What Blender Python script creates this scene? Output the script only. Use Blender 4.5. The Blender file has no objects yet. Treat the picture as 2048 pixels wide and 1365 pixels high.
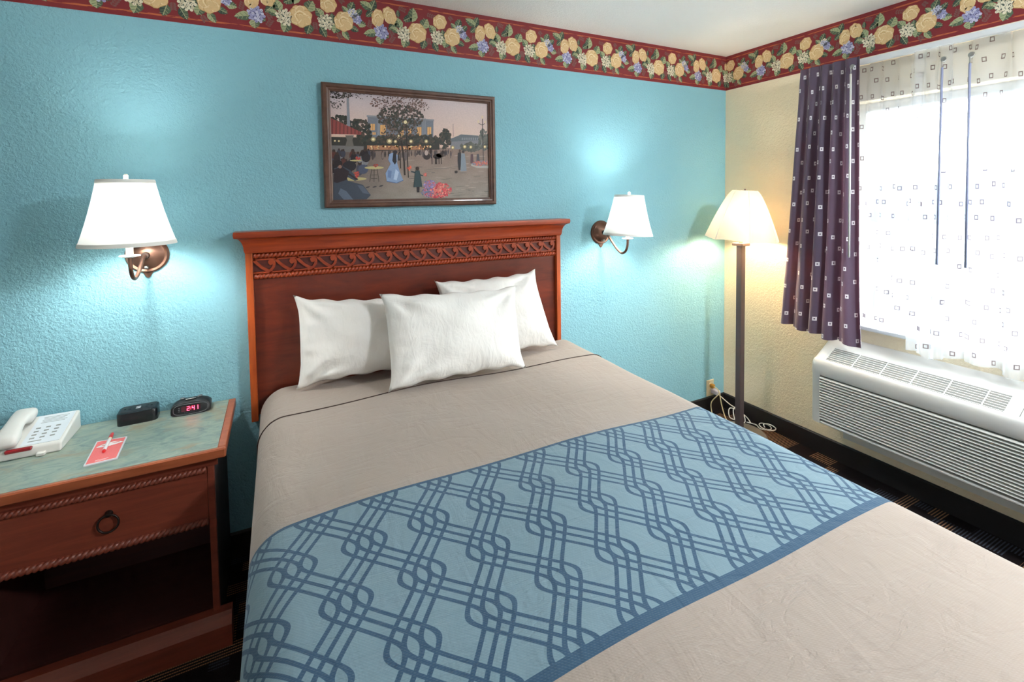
import bpy, math, random
import numpy as np
from mathutils import Matrix, Vector

random.seed(7)
rng = np.random.default_rng(7)
SC = bpy.context.scene
COL = SC.collection
PI = math.pi

# ------------------------------------------------------------------ camera
H = 2.44                                  # ceiling height
YAW, PITCH, ROLL = math.radians(26.698), math.radians(2.658), math.radians(0.763)
fw = Vector((math.sin(YAW) * math.cos(PITCH), math.cos(YAW) * math.cos(PITCH), -math.sin(PITCH)))
rt = Vector((math.cos(YAW), -math.sin(YAW), 0.0))
dn = fw.cross(rt)
rt2 = rt * math.cos(ROLL) + dn * math.sin(ROLL)
dn2 = dn * math.cos(ROLL) - rt * math.sin(ROLL)
cam_data = bpy.data.cameras.new('camera')
cam = bpy.data.objects.new('camera', cam_data)
COL.objects.link(cam)
cm = Matrix.Identity(4)
for i in range(3):
    cm[i][0], cm[i][1], cm[i][2] = rt2[i], -dn2[i], -fw[i]
cm[0][3], cm[1][3], cm[2][3] = -2.767, -2.278, 1.520
cam.matrix_world = cm
cam_data.sensor_fit = 'HORIZONTAL'
cam_data.sensor_width = 36.0
cam_data.lens = 946.71 / 2048 * 36.0
cam_data.shift_x = (1024 - 1031.96) / 2048
cam_data.shift_y = (433.27 - 682.5) / 2048
cam_data.clip_start = 0.02
cam_data.clip_end = 400
SC.camera = cam

# ------------------------------------------------------------------ light and exposure
SKY = 3.5          # overcast sky radiance
SCONCE = 60.0      # bulb radiance inside the wall lamps
FLOORLAMP = 66.0
FILL_DOME = 45.0     # added fill dome, unseen behind the camera
world = bpy.data.worlds.new('overcast_sky')
SC.world = world
world.use_nodes = True
bg = world.node_tree.nodes['Background']
bg.inputs[0].default_value = (0.90, 0.96, 1.0, 1)
bg.inputs[1].default_value = SKY
SC.view_settings.view_transform = 'Standard'
SC.view_settings.look = 'None'
SC.view_settings.gamma = 1.0
SC.view_settings.exposure = 2.40
SC.view_settings.use_curve_mapping = False
SC.cycles.use_denoising = True
SC.cycles.max_bounces = 10
SC.cycles.diffuse_bounces = 6
SC.cycles.transparent_max_bounces = 16
SC.cycles.sample_clamp_indirect = 6.0
WY0, WY1, WZ0, WZ1 = -2.02, -0.78, 0.80, 1.985      # window opening
pl = bpy.data.lights.new('window_portal', 'AREA')
pl.shape = 'RECTANGLE'
pl.size, pl.size_y = WZ1 - WZ0, WY1 - WY0
pl.cycles.is_portal = True
po = bpy.data.objects.new('window_portal', pl)
COL.objects.link(po)
po.location = (0.17, (WY0 + WY1) / 2, (WZ0 + WZ1) / 2)
po.rotation_euler = (0, math.radians(90), 0)

# ------------------------------------------------------------------ helpers
def lin(c):
    c = c / 255.0
    return c / 12.92 if c <= 0.04045 else ((c + 0.055) / 1.055) ** 2.4

def S(r, g, b):
    return (lin(r), lin(g), lin(b), 1.0)

class Nodes:
    def __init__(self, name):
        self.m = bpy.data.materials.new(name)
        self.m.use_nodes = True
        self.t = self.m.node_tree
        self.t.nodes.clear()
        self.out = self.t.nodes.new('ShaderNodeOutputMaterial')
    def n(self, typ, **kw):
        nd = self.t.nodes.new('ShaderNode' + typ)
        for k, v in kw.items():
            setattr(nd, k, v)
        return nd
    def set(self, sock, v):
        if isinstance(v, bpy.types.NodeSocket):
            self.t.links.new(v, sock)
        elif v is not None:
            sock.default_value = v
    def math(self, op, a, b=None, c=None, clamp=False):
        nd = self.n('Math', operation=op)
        nd.use_clamp = clamp
        self.set(nd.inputs[0], a)
        if b is not None: self.set(nd.inputs[1], b)
        if c is not None: self.set(nd.inputs[2], c)
        return nd.outputs[0]
    def mix(self, f, a, b):
        nd = self.n('Mix', data_type='RGBA')
        self.set(nd.inputs[0], f); self.set(nd.inputs[6], a); self.set(nd.inputs[7], b)
        return nd.outputs[2]
    def ramp(self, f, stops):
        nd = self.n('ValToRGB')
        e = nd.color_ramp.elements
        e[0].position, e[0].color = stops[0]
        e[1].position, e[1].color = stops[1]
        for p, c in stops[2:]:
            x = e.new(p); x.color = c
        self.set(nd.inputs[0], f)
        return nd.outputs[0]
    def coord(self, kind='Object', scale=(1, 1, 1), loc=(0, 0, 0), rot=(0, 0, 0)):
        c = self.n('TexCoord').outputs[kind]
        mp = self.n('Mapping')
        self.set(mp.inputs[0], c)
        mp.inputs[1].default_value = loc
        mp.inputs[2].default_value = rot
        mp.inputs[3].default_value = scale
        return mp.outputs[0]
    def noise(self, vec, scale, detail=2.0, rough=0.5, dist=0.0):
        nd = self.n('TexNoise')
        self.set(nd.inputs['Vector'], vec)
        nd.inputs['Scale'].default_value = scale
        nd.inputs['Detail'].default_value = detail
        nd.inputs['Roughness'].default_value = rough
        nd.inputs['Distortion'].default_value = dist
        return nd.outputs[0]
    def bump(self, h, strength, dist, normal=None):
        nd = self.n('Bump')
        nd.inputs['Strength'].default_value = strength
        nd.inputs['Distance'].default_value = dist
        self.set(nd.inputs['Height'], h)
        if normal is not None: self.set(nd.inputs['Normal'], normal)
        return nd.outputs[0]
    def bsdf(self, color, rough=0.5, metal=0.0, normal=None, spec=0.5, coat=0.0, sheen=0.0):
        b = self.n('BsdfPrincipled')
        self.set(b.inputs['Base Color'], color)
        self.set(b.inputs['Roughness'], rough)
        b.inputs['Metallic'].default_value = metal
        b.inputs['Specular IOR Level'].default_value = spec
        b.inputs['Coat Weight'].default_value = coat
        b.inputs['Sheen Weight'].default_value = sheen
        if normal is not None: self.set(b.inputs['Normal'], normal)
        return b.outputs[0]
    def done(self, sh):
        self.t.links.new(sh, self.out.inputs[0])
        return self.m

def simple(name, col, rough=0.5, metal=0.0, spec=0.5, coat=0.0, bump=None):
    N = Nodes(name)
    nrm = None
    if bump:
        nrm = N.bump(N.noise(N.coord(), bump[0], 3), bump[1], bump[2])
    v = N.noise(N.coord(), 9.0, 2)
    dark = tuple(x * 0.86 for x in col[:3]) + (1,)
    return N.done(N.bsdf(N.mix(v, dark, col), rough, metal, nrm, spec, coat))

# -- mesh building -----------------------------------------------------------
class MB:
    """collects vertices and faces of ONE part"""
    def __init__(self):
        self.v, self.f = [], []
    def add(self, verts, faces):
        o = len(self.v)
        self.v += [tuple(p) for p in verts]
        self.f += [tuple(i + o for i in fc) for fc in faces]
        return self
    def box(self, x0, x1, y0, y1, z0, z1, bev=0.0):
        if bev <= 0:
            v = [(x, y, z) for z in (z0, z1) for y in (y0, y1) for x in (x0, x1)]
            return self.add(v, [(0, 2, 3, 1), (4, 5, 7, 6), (0, 1, 5, 4), (1, 3, 7, 5), (3, 2, 6, 7), (2, 0, 4, 6)])
        b = min(bev, (x1 - x0) / 2.01, (y1 - y0) / 2.01, (z1 - z0) / 2.01)
        def ring(z, i):
            return [(x0 + i, y0 + b, z), (x0 + b, y0 + i, z), (x1 - b, y0 + i, z), (x1 - i, y0 + b, z),
                    (x1 - i, y1 - b, z), (x1 - b, y1 - i, z), (x0 + b, y1 - i, z), (x0 + i, y1 - b, z)]
        rings = []
        for z, i in ((z0, b), (z0 + b, 0), (z1 - b, 0), (z1, b)):
            if i == b:
                r = [(x0 + b, y0 + b, z), (x0 + b, y0 + b, z), (x1 - b, y0 + b, z), (x1 - b, y0 + b, z),
                     (x1 - b, y1 - b, z), (x1 - b, y1 - b, z), (x0 + b, y1 - b, z), (x0 + b, y1 - b, z)]
                r = [(x0 + b, y0 + b, z), (x0 + b * 1.01, y0 + b, z), (x1 - b * 1.01, y0 + b, z), (x1 - b, y0 + b, z),
                     (x1 - b, y1 - b, z), (x1 - b * 1.01, y1 - b, z), (x0 + b * 1.01, y1 - b, z), (x0 + b, y1 - b, z)]
            else:
                r = ring(z, 0)
            rings.append(r)
        return self.loft(rings, True, True)
    def loft(self, rings, closed=True, caps=False):
        n = len(rings[0]); o = len(self.v); f = []
        for r in rings: self.v += [tuple(p) for p in r]
        for i in range(len(rings) - 1):
            for j in range(n if closed else n - 1):
                k = (j + 1) % n
                f.append((o + i * n + j, o + i * n + k, o + (i + 1) * n + k, o + (i + 1) * n + j))
        if caps:
            f.append(tuple(o + j for j in range(n))[::-1])
            f.append(tuple(o + (len(rings) - 1) * n + j for j in range(n)))
        self.f += f
        return self
    def lathe(self, prof, seg=32, c=(0, 0, 0), axis='z', caps=True, sx=1.0, sy=1.0):
        rings = []
        for r, h in prof:
            ring = []
            for k in range(seg):
                a = 2 * PI * k / seg
                p = (r * math.cos(a) * sx, r * math.sin(a) * sy, h)
                if axis == 'y': p = (p[0], p[2], p[1])
                elif axis == 'x': p = (p[2], p[0], p[1])
                ring.append((p[0] + c[0], p[1] + c[1], p[2] + c[2]))
            rings.append(ring)
        return self.loft(rings, True, caps)
    def tube(self, pts, r, seg=10, caps=True):
        P = [Vector(p) for p in pts]
        rr = r if isinstance(r, (list, tuple)) else [r] * len(P)
        T = []
        for i in range(len(P)):
            t = P[min(i + 1, len(P) - 1)] - P[max(i - 1, 0)]
            T.append(t.normalized() if t.length > 1e-9 else Vector((0, 0, 1)))
        u = T[0].orthogonal().normalized()
        rings = []
        for i, p in enumerate(P):
            u = (u - T[i] * u.dot(T[i])).normalized()
            w = T[i].cross(u)
            rings.append([tuple(p + (u * math.cos(2 * PI * k / seg) + w * math.sin(2 * PI * k / seg)) * rr[i]) for k in range(seg)])
        return self.loft(rings, True, caps)
    def prism(self, poly, a0, a1, axis='y'):
        """poly of 2-D points extruded along axis: y -> (x,z), x -> (y,z), z -> (x,y)"""
        def m(p, a):
            return {'y': (p[0], a, p[1]), 'x': (a, p[0], p[1]), 'z': (p[0], p[1], a)}[axis]
        n = len(poly)
        v = [m(p, a0) for p in poly] + [m(p, a1) for p in poly]
        f = [tuple(range(n))[::-1], tuple(range(n, 2 * n))]
        f += [(i, (i + 1) % n, n + (i + 1) % n, n + i) for i in range(n)]
        return self.add(v, f)
    def ribbon(self, line, w, a0, a1, axis='y'):
        """thick stroke along a 2-D polyline, extruded"""
        L, R = [], []
        n = len(line)
        for i in range(n):
            p, q = line[max(i - 1, 0)], line[min(i + 1, n - 1)]
            dx, dy = q[0] - p[0], q[1] - p[1]
            l = math.hypot(dx, dy) or 1
            wi = w[i] if isinstance(w, (list, tuple)) else w
            nx, ny = -dy / l * wi / 2, dx / l * wi / 2
            L.append((line[i][0] + nx, line[i][1] + ny)); R.append((line[i][0] - nx, line[i][1] - ny))
        return self.prism(L + R[::-1], a0, a1, axis)
    def grid(self, P):
        """P[i][j] -> point"""
        o = len(self.v); ni, nj = len(P), len(P[0])
        for r in P: self.v += [tuple(p) for p in r]
        self.f += [(o + i * nj + j, o + i * nj + j + 1, o + (i + 1) * nj + j + 1, o + (i + 1) * nj + j)
                   for i in range(ni - 1) for j in range(nj - 1)]
        return self
    def mesh(self, name):
        me = bpy.data.meshes.new(name)
        me.from_pydata(self.v, [], self.f)
        me.validate()
        import bmesh
        bm = bmesh.new(); bm.from_mesh(me)
        bmesh.ops.recalc_face_normals(bm, faces=bm.faces)
        bm.to_mesh(me); bm.free()
        return me

def obj(name, mb, mat, parent=None, smooth=False, uv=None):
    me = mb.mesh(name) if isinstance(mb, MB) else mb
    if not me.materials: me.materials.append(mat)
    o = bpy.data.objects.new(name, me)
    COL.objects.link(o)
    if parent is not None: o.parent = parent
    if smooth:
        me.polygons.foreach_set('use_smooth', [True] * len(me.polygons))
        if smooth != 'all':
            me.set_sharp_from_angle(angle=math.radians(smooth if smooth > 1 else 40))
    if uv is not None:
        lay = me.uv_layers.new(name='UVMap')
        li = np.empty(len(me.loops), dtype=np.int32)
        me.loops.foreach_get('vertex_index', li)
        lay.data.foreach_set('uv', np.asarray(uv, dtype=np.float32)[li].ravel())
    return o

def tag(o, label, cat, group=None):
    o['label'] = label; o['category'] = cat
    if group: o['group'] = group
    return o

def thing(name, label, cat, loc=(0, 0, 0), group=None):
    o = bpy.data.objects.new(name, None)
    o.empty_display_size = 0.05
    COL.objects.link(o); o.location = loc
    return tag(o, label, cat, group)

def struct(name, mb, mat, smooth=False, label=None):
    o = obj(name, mb, mat, None, smooth)
    o['kind'] = 'structure'
    if label: o['label'] = label
    return o

# -- flat print: coloured polygons laid in thin layers ------------------------
class Art:
    def __init__(self):
        self.p = []
    def poly(self, pts, col, layer=0):
        self.p.append(([(float(a), float(b)) for a, b in pts], col, layer))
    def ell(self, cx, cy, rx, ry, col, layer=0, n=14, rot=0.0, wob=0.0, k=5, ph=0.0):
        pts = []
        for i in range(n):
            a = 2 * PI * i / n
            m = 1 + wob * math.sin(k * a + ph)
            x, y = rx * m * math.cos(a), ry * m * math.sin(a)
            pts.append((cx + x * math.cos(rot) - y * math.sin(rot), cy + x * math.sin(rot) + y * math.cos(rot)))
        self.poly(pts, col, layer)
    def line(self, pts, w, col, layer=0):
        for (a, b), (c, d) in zip(pts[:-1], pts[1:]):
            l = math.hypot(c - a, d - b) or 1
            nx, ny = -(d - b) / l * w / 2, (c - a) / l * w / 2
            self.poly([(a + nx, b + ny), (c + nx, d + ny), (c - nx, d - ny), (a - nx, b - ny)], col, layer)
    def build(self, name, fn, mat, parent, clip=None):
        v, f, cols = [], [], []
        for pts, col, lay in self.p:
            if clip is not None:
                pts = clip(pts)
                if len(pts) < 3: continue
                cc = [col] * len(pts)
            else:
                cc = col if isinstance(col, list) else [col] * len(pts)
            o = len(v)
            v += [fn(a, b, lay) for a, b in pts]
            f.append(tuple(range(o, o + len(pts))))
            cols += cc
        me = bpy.data.meshes.new(name)
        me.from_pydata(v, [], f)
        ca = me.color_attributes.new('Col', 'FLOAT_COLOR', 'CORNER')
        arr = np.array([c for c in cols], dtype=np.float32)
        ca.data.foreach_set('color', arr.ravel())
        return obj(name, me, mat, parent)

def print_mat(name, rough=0.6, mottled=0.12, spec=0.3):
    N = Nodes(name)
    a = N.n('Attribute', attribute_name='Col').outputs['Color']
    v = N.noise(N.coord(), 220.0, 3)
    k = N.math('MULTIPLY_ADD', v, 2 * mottled, 1 - mottled)
    mx = N.n('Mix', data_type='RGBA', blend_type='MULTIPLY')
    mx.inputs[0].default_value = 1.0
    N.set(mx.inputs[6], a)
    cmb = N.n('CombineColor')
    for i in range(3): N.set(cmb.inputs[i], k)
    N.set(mx.inputs[7], cmb.outputs[0])
    return N.done(N.bsdf(mx.outputs[2], rough, spec=spec))

# ------------------------------------------------------------------ materials
def wall_paint(name, col, col2, scale=105.0, strength=0.75):
    N = Nodes(name)
    c = N.coord()
    n1 = N.noise(c, scale, 3, 0.55, 0.6)
    n2 = N.noise(c, scale * 0.45, 2, 0.5, 0.4)
    h = N.math('ADD', n1, N.math('MULTIPLY', n2, 0.7))
    big = N.noise(c, 1.3, 3)
    return N.done(N.bsdf(N.mix(big, col, col2), 0.62, normal=N.bump(h, strength, 0.006), spec=0.35))

M = {}
M['teal'] = wall_paint('teal_textured_paint', S(145, 198, 212), S(135, 191, 207))
M['cream'] = wall_paint('cream_textured_paint', S(245, 230, 202), S(240, 223, 192), 95, 0.6)
M['ceiling'] = wall_paint('popcorn_ceiling', S(248, 247, 245), S(243, 242, 241), 150, 0.7)
M['offwhite'] = wall_paint('off_white_textured_paint', S(226, 224, 220), S(220, 218, 214), 95, 0.6)
M['white_trim'] = simple('white_painted_trim', S(232, 234, 236), 0.45)
M['baseboard'] = simple('dark_rubber_baseboard', S(23, 17, 18), 0.55)

def carpet():
    N = Nodes('plaid_dash_carpet')
    tc = N.n('TexCoord').outputs['Object']
    sx = N.n('SeparateXYZ'); N.set(sx.inputs[0], tc)
    X, Y = sx.outputs[0], sx.outputs[1]
    def layer(px, py, ox, oy, pitch, seed, thr):
        u = N.math('ADD', N.math('DIVIDE', X, px), ox)
        v = N.math('ADD', N.math('DIVIDE', Y, py), oy)
        cu, cv = N.math('FLOOR', u), N.math('FLOOR', v)
        cb = N.n('CombineXYZ'); N.set(cb.inputs[0], cu); N.set(cb.inputs[1], cv); cb.inputs[2].default_value = seed
        wn = N.n('TexWhiteNoise', noise_dimensions='3D'); N.set(wn.inputs['Vector'], cb.outputs[0])
        on = N.math('GREATER_THAN', wn.outputs[0], thr)
        stripe = N.math('LESS_THAN', N.math('FRACT', N.math('DIVIDE', Y, pitch)), 0.42)
        dash = N.math('LESS_THAN', N.math('FRACT', N.math('DIVIDE', X, 0.0065)), 0.8)
        return N.math('MULTIPLY', on, N.math('MULTIPLY', stripe, dash)), wn.outputs[1]
    a, ca = layer(0.095, 0.055, 0.0, 0.0, 0.0115, 1.0, 0.66)
    b, cb_ = layer(0.06, 0.12, 0.3, 0.4, 0.0115, 5.0, 0.72)
    tan, grey = S(152, 114, 84), S(72, 78, 90)
    sep = N.n('SeparateColor'); N.set(sep.inputs[0], ca)
    colA = N.mix(N.math('GREATER_THAN', sep.outputs[0], 0.45), grey, tan)
    base = N.mix(N.noise(tc, 6, 2), S(20, 16, 18), S(30, 22, 23))
    c1 = N.mix(N.math('MULTIPLY', b, 0.8), base, grey)
    c2 = N.mix(N.math('MULTIPLY', a, 0.9), c1, colA)
    return N.done(N.bsdf(c2, 0.95, normal=N.bump(N.noise(tc, 500, 2), 0.5, 0.003), spec=0.1))
M['carpet'] = carpet()

def wood(name, c1, c2, scale=(2.2, 26, 26), rough=0.38, coat=0.10):
    N = Nodes(name)
    c = N.coord(scale=scale)
    g = N.noise(c, 1.6, 5, 0.62, 0.9)
    g2 = N.noise(N.coord(scale=(scale[0] * 6, scale[1] * 6, scale[2] * 6)), 1.0, 2)
    k = N.math('ADD', N.math('MULTIPLY', g, 0.8), N.math('MULTIPLY', g2, 0.2))
    col = N.ramp(k, [(0.30, c1), (0.72, c2)])
    return N.done(N.bsdf(col, rough, coat=coat, normal=N.bump(g2, 0.08, 0.002)))
M['wood'] = wood('cherry_wood', S(122, 36, 12), S(176, 70, 24))
M['wood_v'] = wood('cherry_wood_upright', S(140, 54, 20), S(190, 90, 36), (26, 26, 2.2))
M['wood_panel'] = wood('cherry_veneer_panel', S(78, 26, 16), S(122, 46, 24), (2.0, 10, 10), 0.33, 0.15)
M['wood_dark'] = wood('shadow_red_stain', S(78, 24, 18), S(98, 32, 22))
M['wood_ns'] = wood('mahogany_wood', S(112, 50, 36), S(140, 68, 48))
M['wood_ns_edge'] = wood('mahogany_edge_band', S(142, 70, 42), S(176, 98, 62))
M['wood_inner'] = wood('shaded_cabinet_inside', S(64, 30, 26), S(80, 38, 32), rough=0.5, coat=0)  # darker mahogany: shade inside the open cabinet is put into the colour
M['black_side'] = simple('black_shaded_side', S(44, 42, 46), 0.55)  # near-black, with the shadow on this side put into the colour

def laminate():
    N = Nodes('slate_green_laminate')
    c = N.coord(scale=(1, 1.7, 1))
    a = N.noise(c, 13, 6, 0.65, 1.2)
    b = N.noise(N.coord(scale=(1, 1.4, 1), loc=(3, 1, 2)), 7, 4, 0.6, 0.8)
    c1 = N.ramp(a, [(0.30, S(98, 122, 122)), (0.50, S(136, 152, 142)), (0.68, S(158, 166, 150))])
    c2 = N.mix(N.ramp(b, [(0.52, (0, 0, 0, 1)), (0.68, (1, 1, 1, 1))]), c1, S(150, 140, 116))
    return N.done(N.bsdf(c2, 0.38, spec=0.4))
M['laminate'] = laminate()
M['bronze'] = simple('brushed_bronze', S(120, 88, 74), 0.38, 0.85, bump=(60, 0.1, 0.001))
M['bronze_dark'] = simple('dark_bronze', S(62, 50, 46), 0.42, 0.8)
M['steel'] = simple('grey_steel', S(176, 178, 176), 0.3, 0.9)
M['candle'] = simple('ivory_candle_sleeve', S(238, 226, 190), 0.5)
M['dish'] = simple('white_bobeche', S(228, 228, 222), 0.4)

def shade(name, col, trans=0.045, pleat=False):
    N = Nodes(name)
    nrm = None
    if pleat:
        w = N.noise(N.coord('Object', scale=(60, 60, 4)), 1.0, 2)
        nrm = N.bump(w, 0.35, 0.004)
    d = N.n('BsdfDiffuse'); d.inputs[0].default_value = col
    t = N.n('BsdfTranslucent'); t.inputs[0].default_value = col
    if nrm is not None:
        N.set(d.inputs['Normal'], nrm); N.set(t.inputs['Normal'], nrm)
    m = N.n('MixShader'); m.inputs[0].default_value = trans
    N.set(m.inputs[1], d.outputs[0]); N.set(m.inputs[2], t.outputs[0])
    return N.done(m.outputs[0])
M['shade'] = shade('white_linen_shade', S(246, 248, 244))
M['shade_trim'] = shade('white_shade_trim', S(240, 240, 236), 0.03)
M['shade_warm'] = shade('cream_pleated_silk_shade', S(252, 236, 214), 0.062, True)

def glow(name, col, k):
    N = Nodes(name)
    e = N.n('Emission'); e.inputs[0].default_value = col; e.inputs[1].default_value = k
    return N.done(e.outputs[0])
M['bulb_cool'] = glow('lit_cool_bulb', (1.0, 0.985, 0.95, 1), SCONCE)
M['bulb_warm'] = glow('lit_warm_bulb', (1.0, 0.80, 0.54, 1), FLOORLAMP)
M['dome'] = glow('fill_dome_glow', (0.90, 0.96, 1.0, 1), FILL_DOME)  # glowing dome of the added fill light
M['led'] = glow('red_led_segments', (1.0, 0.03, 0.06, 1), 3.2)

def fabric_bump(N, vec, k=1.0):
    a = N.noise(vec, 900, 1)
    return N.bump(a, 0.25 * k, 0.0008)

def pillow_mat():
    N = Nodes('white_cotton_pillowcase')
    c = N.coord()
    w1 = N.noise(N.coord(scale=(1, 1, 1)), 7.0, 3, 0.6, 1.6)
    w2 = N.noise(N.coord(scale=(2.2, 1, 0.8), rot=(0, 0.5, 0)), 16.0, 2, 0.55, 1.2)
    h = N.math('ADD', N.math('MULTIPLY', w1, 0.7), N.math('MULTIPLY', w2, 0.45))
    nrm = N.bump(h, 0.30, 0.02)
    return N.done(N.bsdf(S(240, 238, 234), 0.85, normal=nrm, spec=0.15, sheen=0.2))
M['pillow'] = pillow_mat()

# coverlet with woven runner; UV in metres: u across (x), v along (y)
RUN_Y0, RUN_Y1 = -1.022, -1.648
def coverlet_mat():
    N = Nodes('knit_coverlet_with_blue_runner')
    uv = N.n('TexCoord').outputs['UV']
    sx = N.n('SeparateXYZ'); N.set(sx.inputs[0], uv)
    U, V = sx.outputs[0], sx.outputs[1]
    PX, PY, SK = 0.1508, 0.1485, 0.0575
    # row coordinate: 0 at the first row of ovals
    r = N.math('DIVIDE', N.math('SUBTRACT', -1.030, V), PY)
    # skewed so that each row shifts by exactly half a period
    us = N.math('SUBTRACT', N.math('SUBTRACT', U, -2.255), N.math('MULTIPLY', r, PX / 2 - SK))
    k = 0.92
    s = N.math('SINE', N.math('ADD', N.math('MULTIPLY', r, PI), PI / 2))
    tri = N.math('DIVIDE', N.math('ARCSINE', N.math('MULTIPLY', s, k)), math.asin(k))   # +1 at even rows, -1 at odd
    A = PX / 4 + 0.0152
    off = N.math('MULTIPLY', tri, A)
    lines = None
    for sgn, base in ((1, -PX / 4), (-1, PX / 4)):
        # sgn=+1: wave left of the node bouncing right at even rows
        xc = N.math('MULTIPLY_ADD', off, float(sgn), base)
        q = N.math('DIVIDE', N.math('SUBTRACT', us, xc), PX)
        d = N.math('MULTIPLY', N.math('ABSOLUTE', N.math('SUBTRACT', N.math('FRACT', N.math('ADD', q, 0.5)), 0.5)), PX)
        d2 = N.math('ABSOLUTE', N.math('SUBTRACT', d, 0.0306))
        dm = N.math('MINIMUM', d, d2)
        mr = N.n('MapRange'); N.set(mr.inputs[0], dm)
        mr.inputs[1].default_value = 0.0051; mr.inputs[2].default_value = 0.0060
        mr.inputs[3].default_value = 1.0; mr.inputs[4].default_value = 0.0
        lines = mr.outputs[0] if lines is None else N.math('MAXIMUM', lines, mr.outputs[0])
    inside = N.math('MULTIPLY', N.math('LESS_THAN', V, RUN_Y0), N.math('GREATER_THAN', V, RUN_Y1))
    edge = N.math('MAXIMUM', N.math('GREATER_THAN', V, RUN_Y0 - 0.010), N.math('LESS_THAN', V, RUN_Y1 + 0.024))
    dark = N.math('MAXIMUM', lines, edge)
    big = N.noise(uv, 3.0, 3)
    blue = N.mix(big, S(112, 138, 150), S(124, 149, 162))
    navy = N.mix(big, S(50, 80, 104), S(58, 88, 114))
    taupe = N.mix(big, S(156, 143, 133), S(167, 154, 145))
    # knit
    wv = N.n('TexWave', wave_type='BANDS', bands_direction='DIAGONAL')
    N.set(wv.inputs['Vector'], uv); wv.inputs['Scale'].default_value = 95.0; wv.inputs['Distortion'].default_value = 0.4
    wv2 = N.n('TexWave', wave_type='BANDS', bands_direction='Y')
    N.set(wv2.inputs['Vector'], uv); wv2.inputs['Scale'].default_value = 75.0
    knit = N.math('MULTIPLY', wv.outputs[1], wv2.outputs[1])
    col = N.mix(inside, taupe, N.mix(dark, blue, navy))
    col = N.mix(N.math('MULTIPLY', knit, 0.06), col, S(205, 198, 192))
    # creases
    cr = N.noise(N.coord('UV', scale=(1, 3.2, 1), rot=(0, 0, 0.35)), 5.0, 4, 0.62, 1.5)
    cr2 = N.noise(N.coord('UV', scale=(3.4, 1.2, 1), rot=(0, 0, -0.3)), 4.0, 3, 0.55, 1.8)
    rid = N.math('ABSOLUTE', N.math('SUBTRACT', cr, 0.5))
    rid = N.math('SUBTRACT', 1.0, N.math('MULTIPLY', rid, 9.0, clamp=True))
    h = N.math('ADD', N.math('MULTIPLY', rid, 0.12), N.math('ADD', cr, N.math('MULTIPLY', cr2, 0.7)))
    nb = N.bump(h, 0.34, 0.014)
    nb = N.bump(knit, 0.22, 0.001, nb)
    return N.done(N.bsdf(col, 0.9, normal=nb, spec=0.15, sheen=0.15))
M['coverlet'] = coverlet_mat()
M['piping'] = simple('dark_brown_piping', S(66, 48, 42), 0.8)

def squares(N, uv, cw, ch, half, inner, thr=0.12):
    """jittered little squares in a staggered grid -> (outer mask, inner mask)"""
    sx = N.n('SeparateXYZ'); N.set(sx.inputs[0], uv)
    v = N.math('DIVIDE', sx.outputs[1], ch)
    cv = N.math('FLOOR', v)
    u = N.math('ADD', N.math('DIVIDE', sx.outputs[0], cw), N.math('MULTIPLY', N.math('FRACT', N.math('MULTIPLY', cv, 0.5)), 1.0))
    cu = N.math('FLOOR', u)
    cb = N.n('CombineXYZ'); N.set(cb.inputs[0], cu); N.set(cb.inputs[1], cv)
    wn = N.n('TexWhiteNoise', noise_dimensions='2D'); N.set(wn.inputs['Vector'], cb.outputs[0])
    sc = N.n('SeparateColor'); N.set(sc.inputs[0], wn.outputs[1])
    fu = N.math('SUBTRACT', N.math('FRACT', u), N.math('MULTIPLY_ADD', sc.outputs[0], 0.3, 0.35))
    fv = N.math('SUBTRACT', N.math('FRACT', v), N.math('MULTIPLY_ADD', sc.outputs[1], 0.3, 0.35))
    du = N.math('MULTIPLY', N.math('ABSOLUTE', fu), cw)
    dv = N.math('MULTIPLY', N.math('ABSOLUTE', fv), ch)
    d = N.math('MAXIMUM', du, dv)
    on = N.math('GREATER_THAN', sc.outputs[2], thr)
    return N.math('MULTIPLY', on, N.math('LESS_THAN', d, half)), N.math('LESS_THAN', d, inner)

def drape_mat():
    N = Nodes('plum_curtain_with_white_squares')
    uv = N.n('TexCoord').outputs['UV']
    o, i = squares(N, uv, 0.092, 0.078, 0.0105, 0.0038)
    m = N.math('MULTIPLY', o, N.math('SUBTRACT', 1.0, i))
    base = N.mix(N.noise(uv, 4, 2), S(76, 68, 88), S(90, 79, 98))
    col = N.mix(m, base, S(226, 222, 226))
    p = N.bsdf(col, 0.55, spec=0.3, sheen=0.4)
    t = N.n('BsdfTranslucent'); N.set(t.inputs[0], N.mix(m, S(150, 92, 110), S(230, 220, 225)))
    mx = N.n('MixShader'); mx.inputs[0].default_value = 0.12
    N.set(mx.inputs[1], p); N.set(mx.inputs[2], t.outputs[0])
    return N.done(mx.outputs[0])
M['drape'] = drape_mat()

def sheer_mat():
    N = Nodes('white_sheer_voile')
    uv = N.n('TexCoord').outputs['UV']
    o, i = squares(N, uv, 0.085, 0.075, 0.0105, 0.0062, 0.2)
    m = N.math('MULTIPLY', o, N.math('SUBTRACT', 1.0, i))
    col = N.mix(m, S(222, 225, 232), S(96, 84, 88))
    d = N.n('BsdfDiffuse'); N.set(d.inputs[0], col)
    t = N.n('BsdfTranslucent'); N.set(t.inputs[0], col)
    mx = N.n('MixShader'); mx.inputs[0].default_value = 0.5
    N.set(mx.inputs[1], d.outputs[0]); N.set(mx.inputs[2], t.outputs[0])
    tr = N.n('BsdfTransparent')
    fac = N.math('MULTIPLY_ADD', m, 0.54, 0.36)
    m2 = N.n('MixShader'); N.set(m2.inputs[0], fac)
    N.set(m2.inputs[1], tr.outputs[0]); N.set(m2.inputs[2], mx.outputs[0])
    return N.done(m2.outputs[0])
M['sheer'] = sheer_mat()

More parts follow.
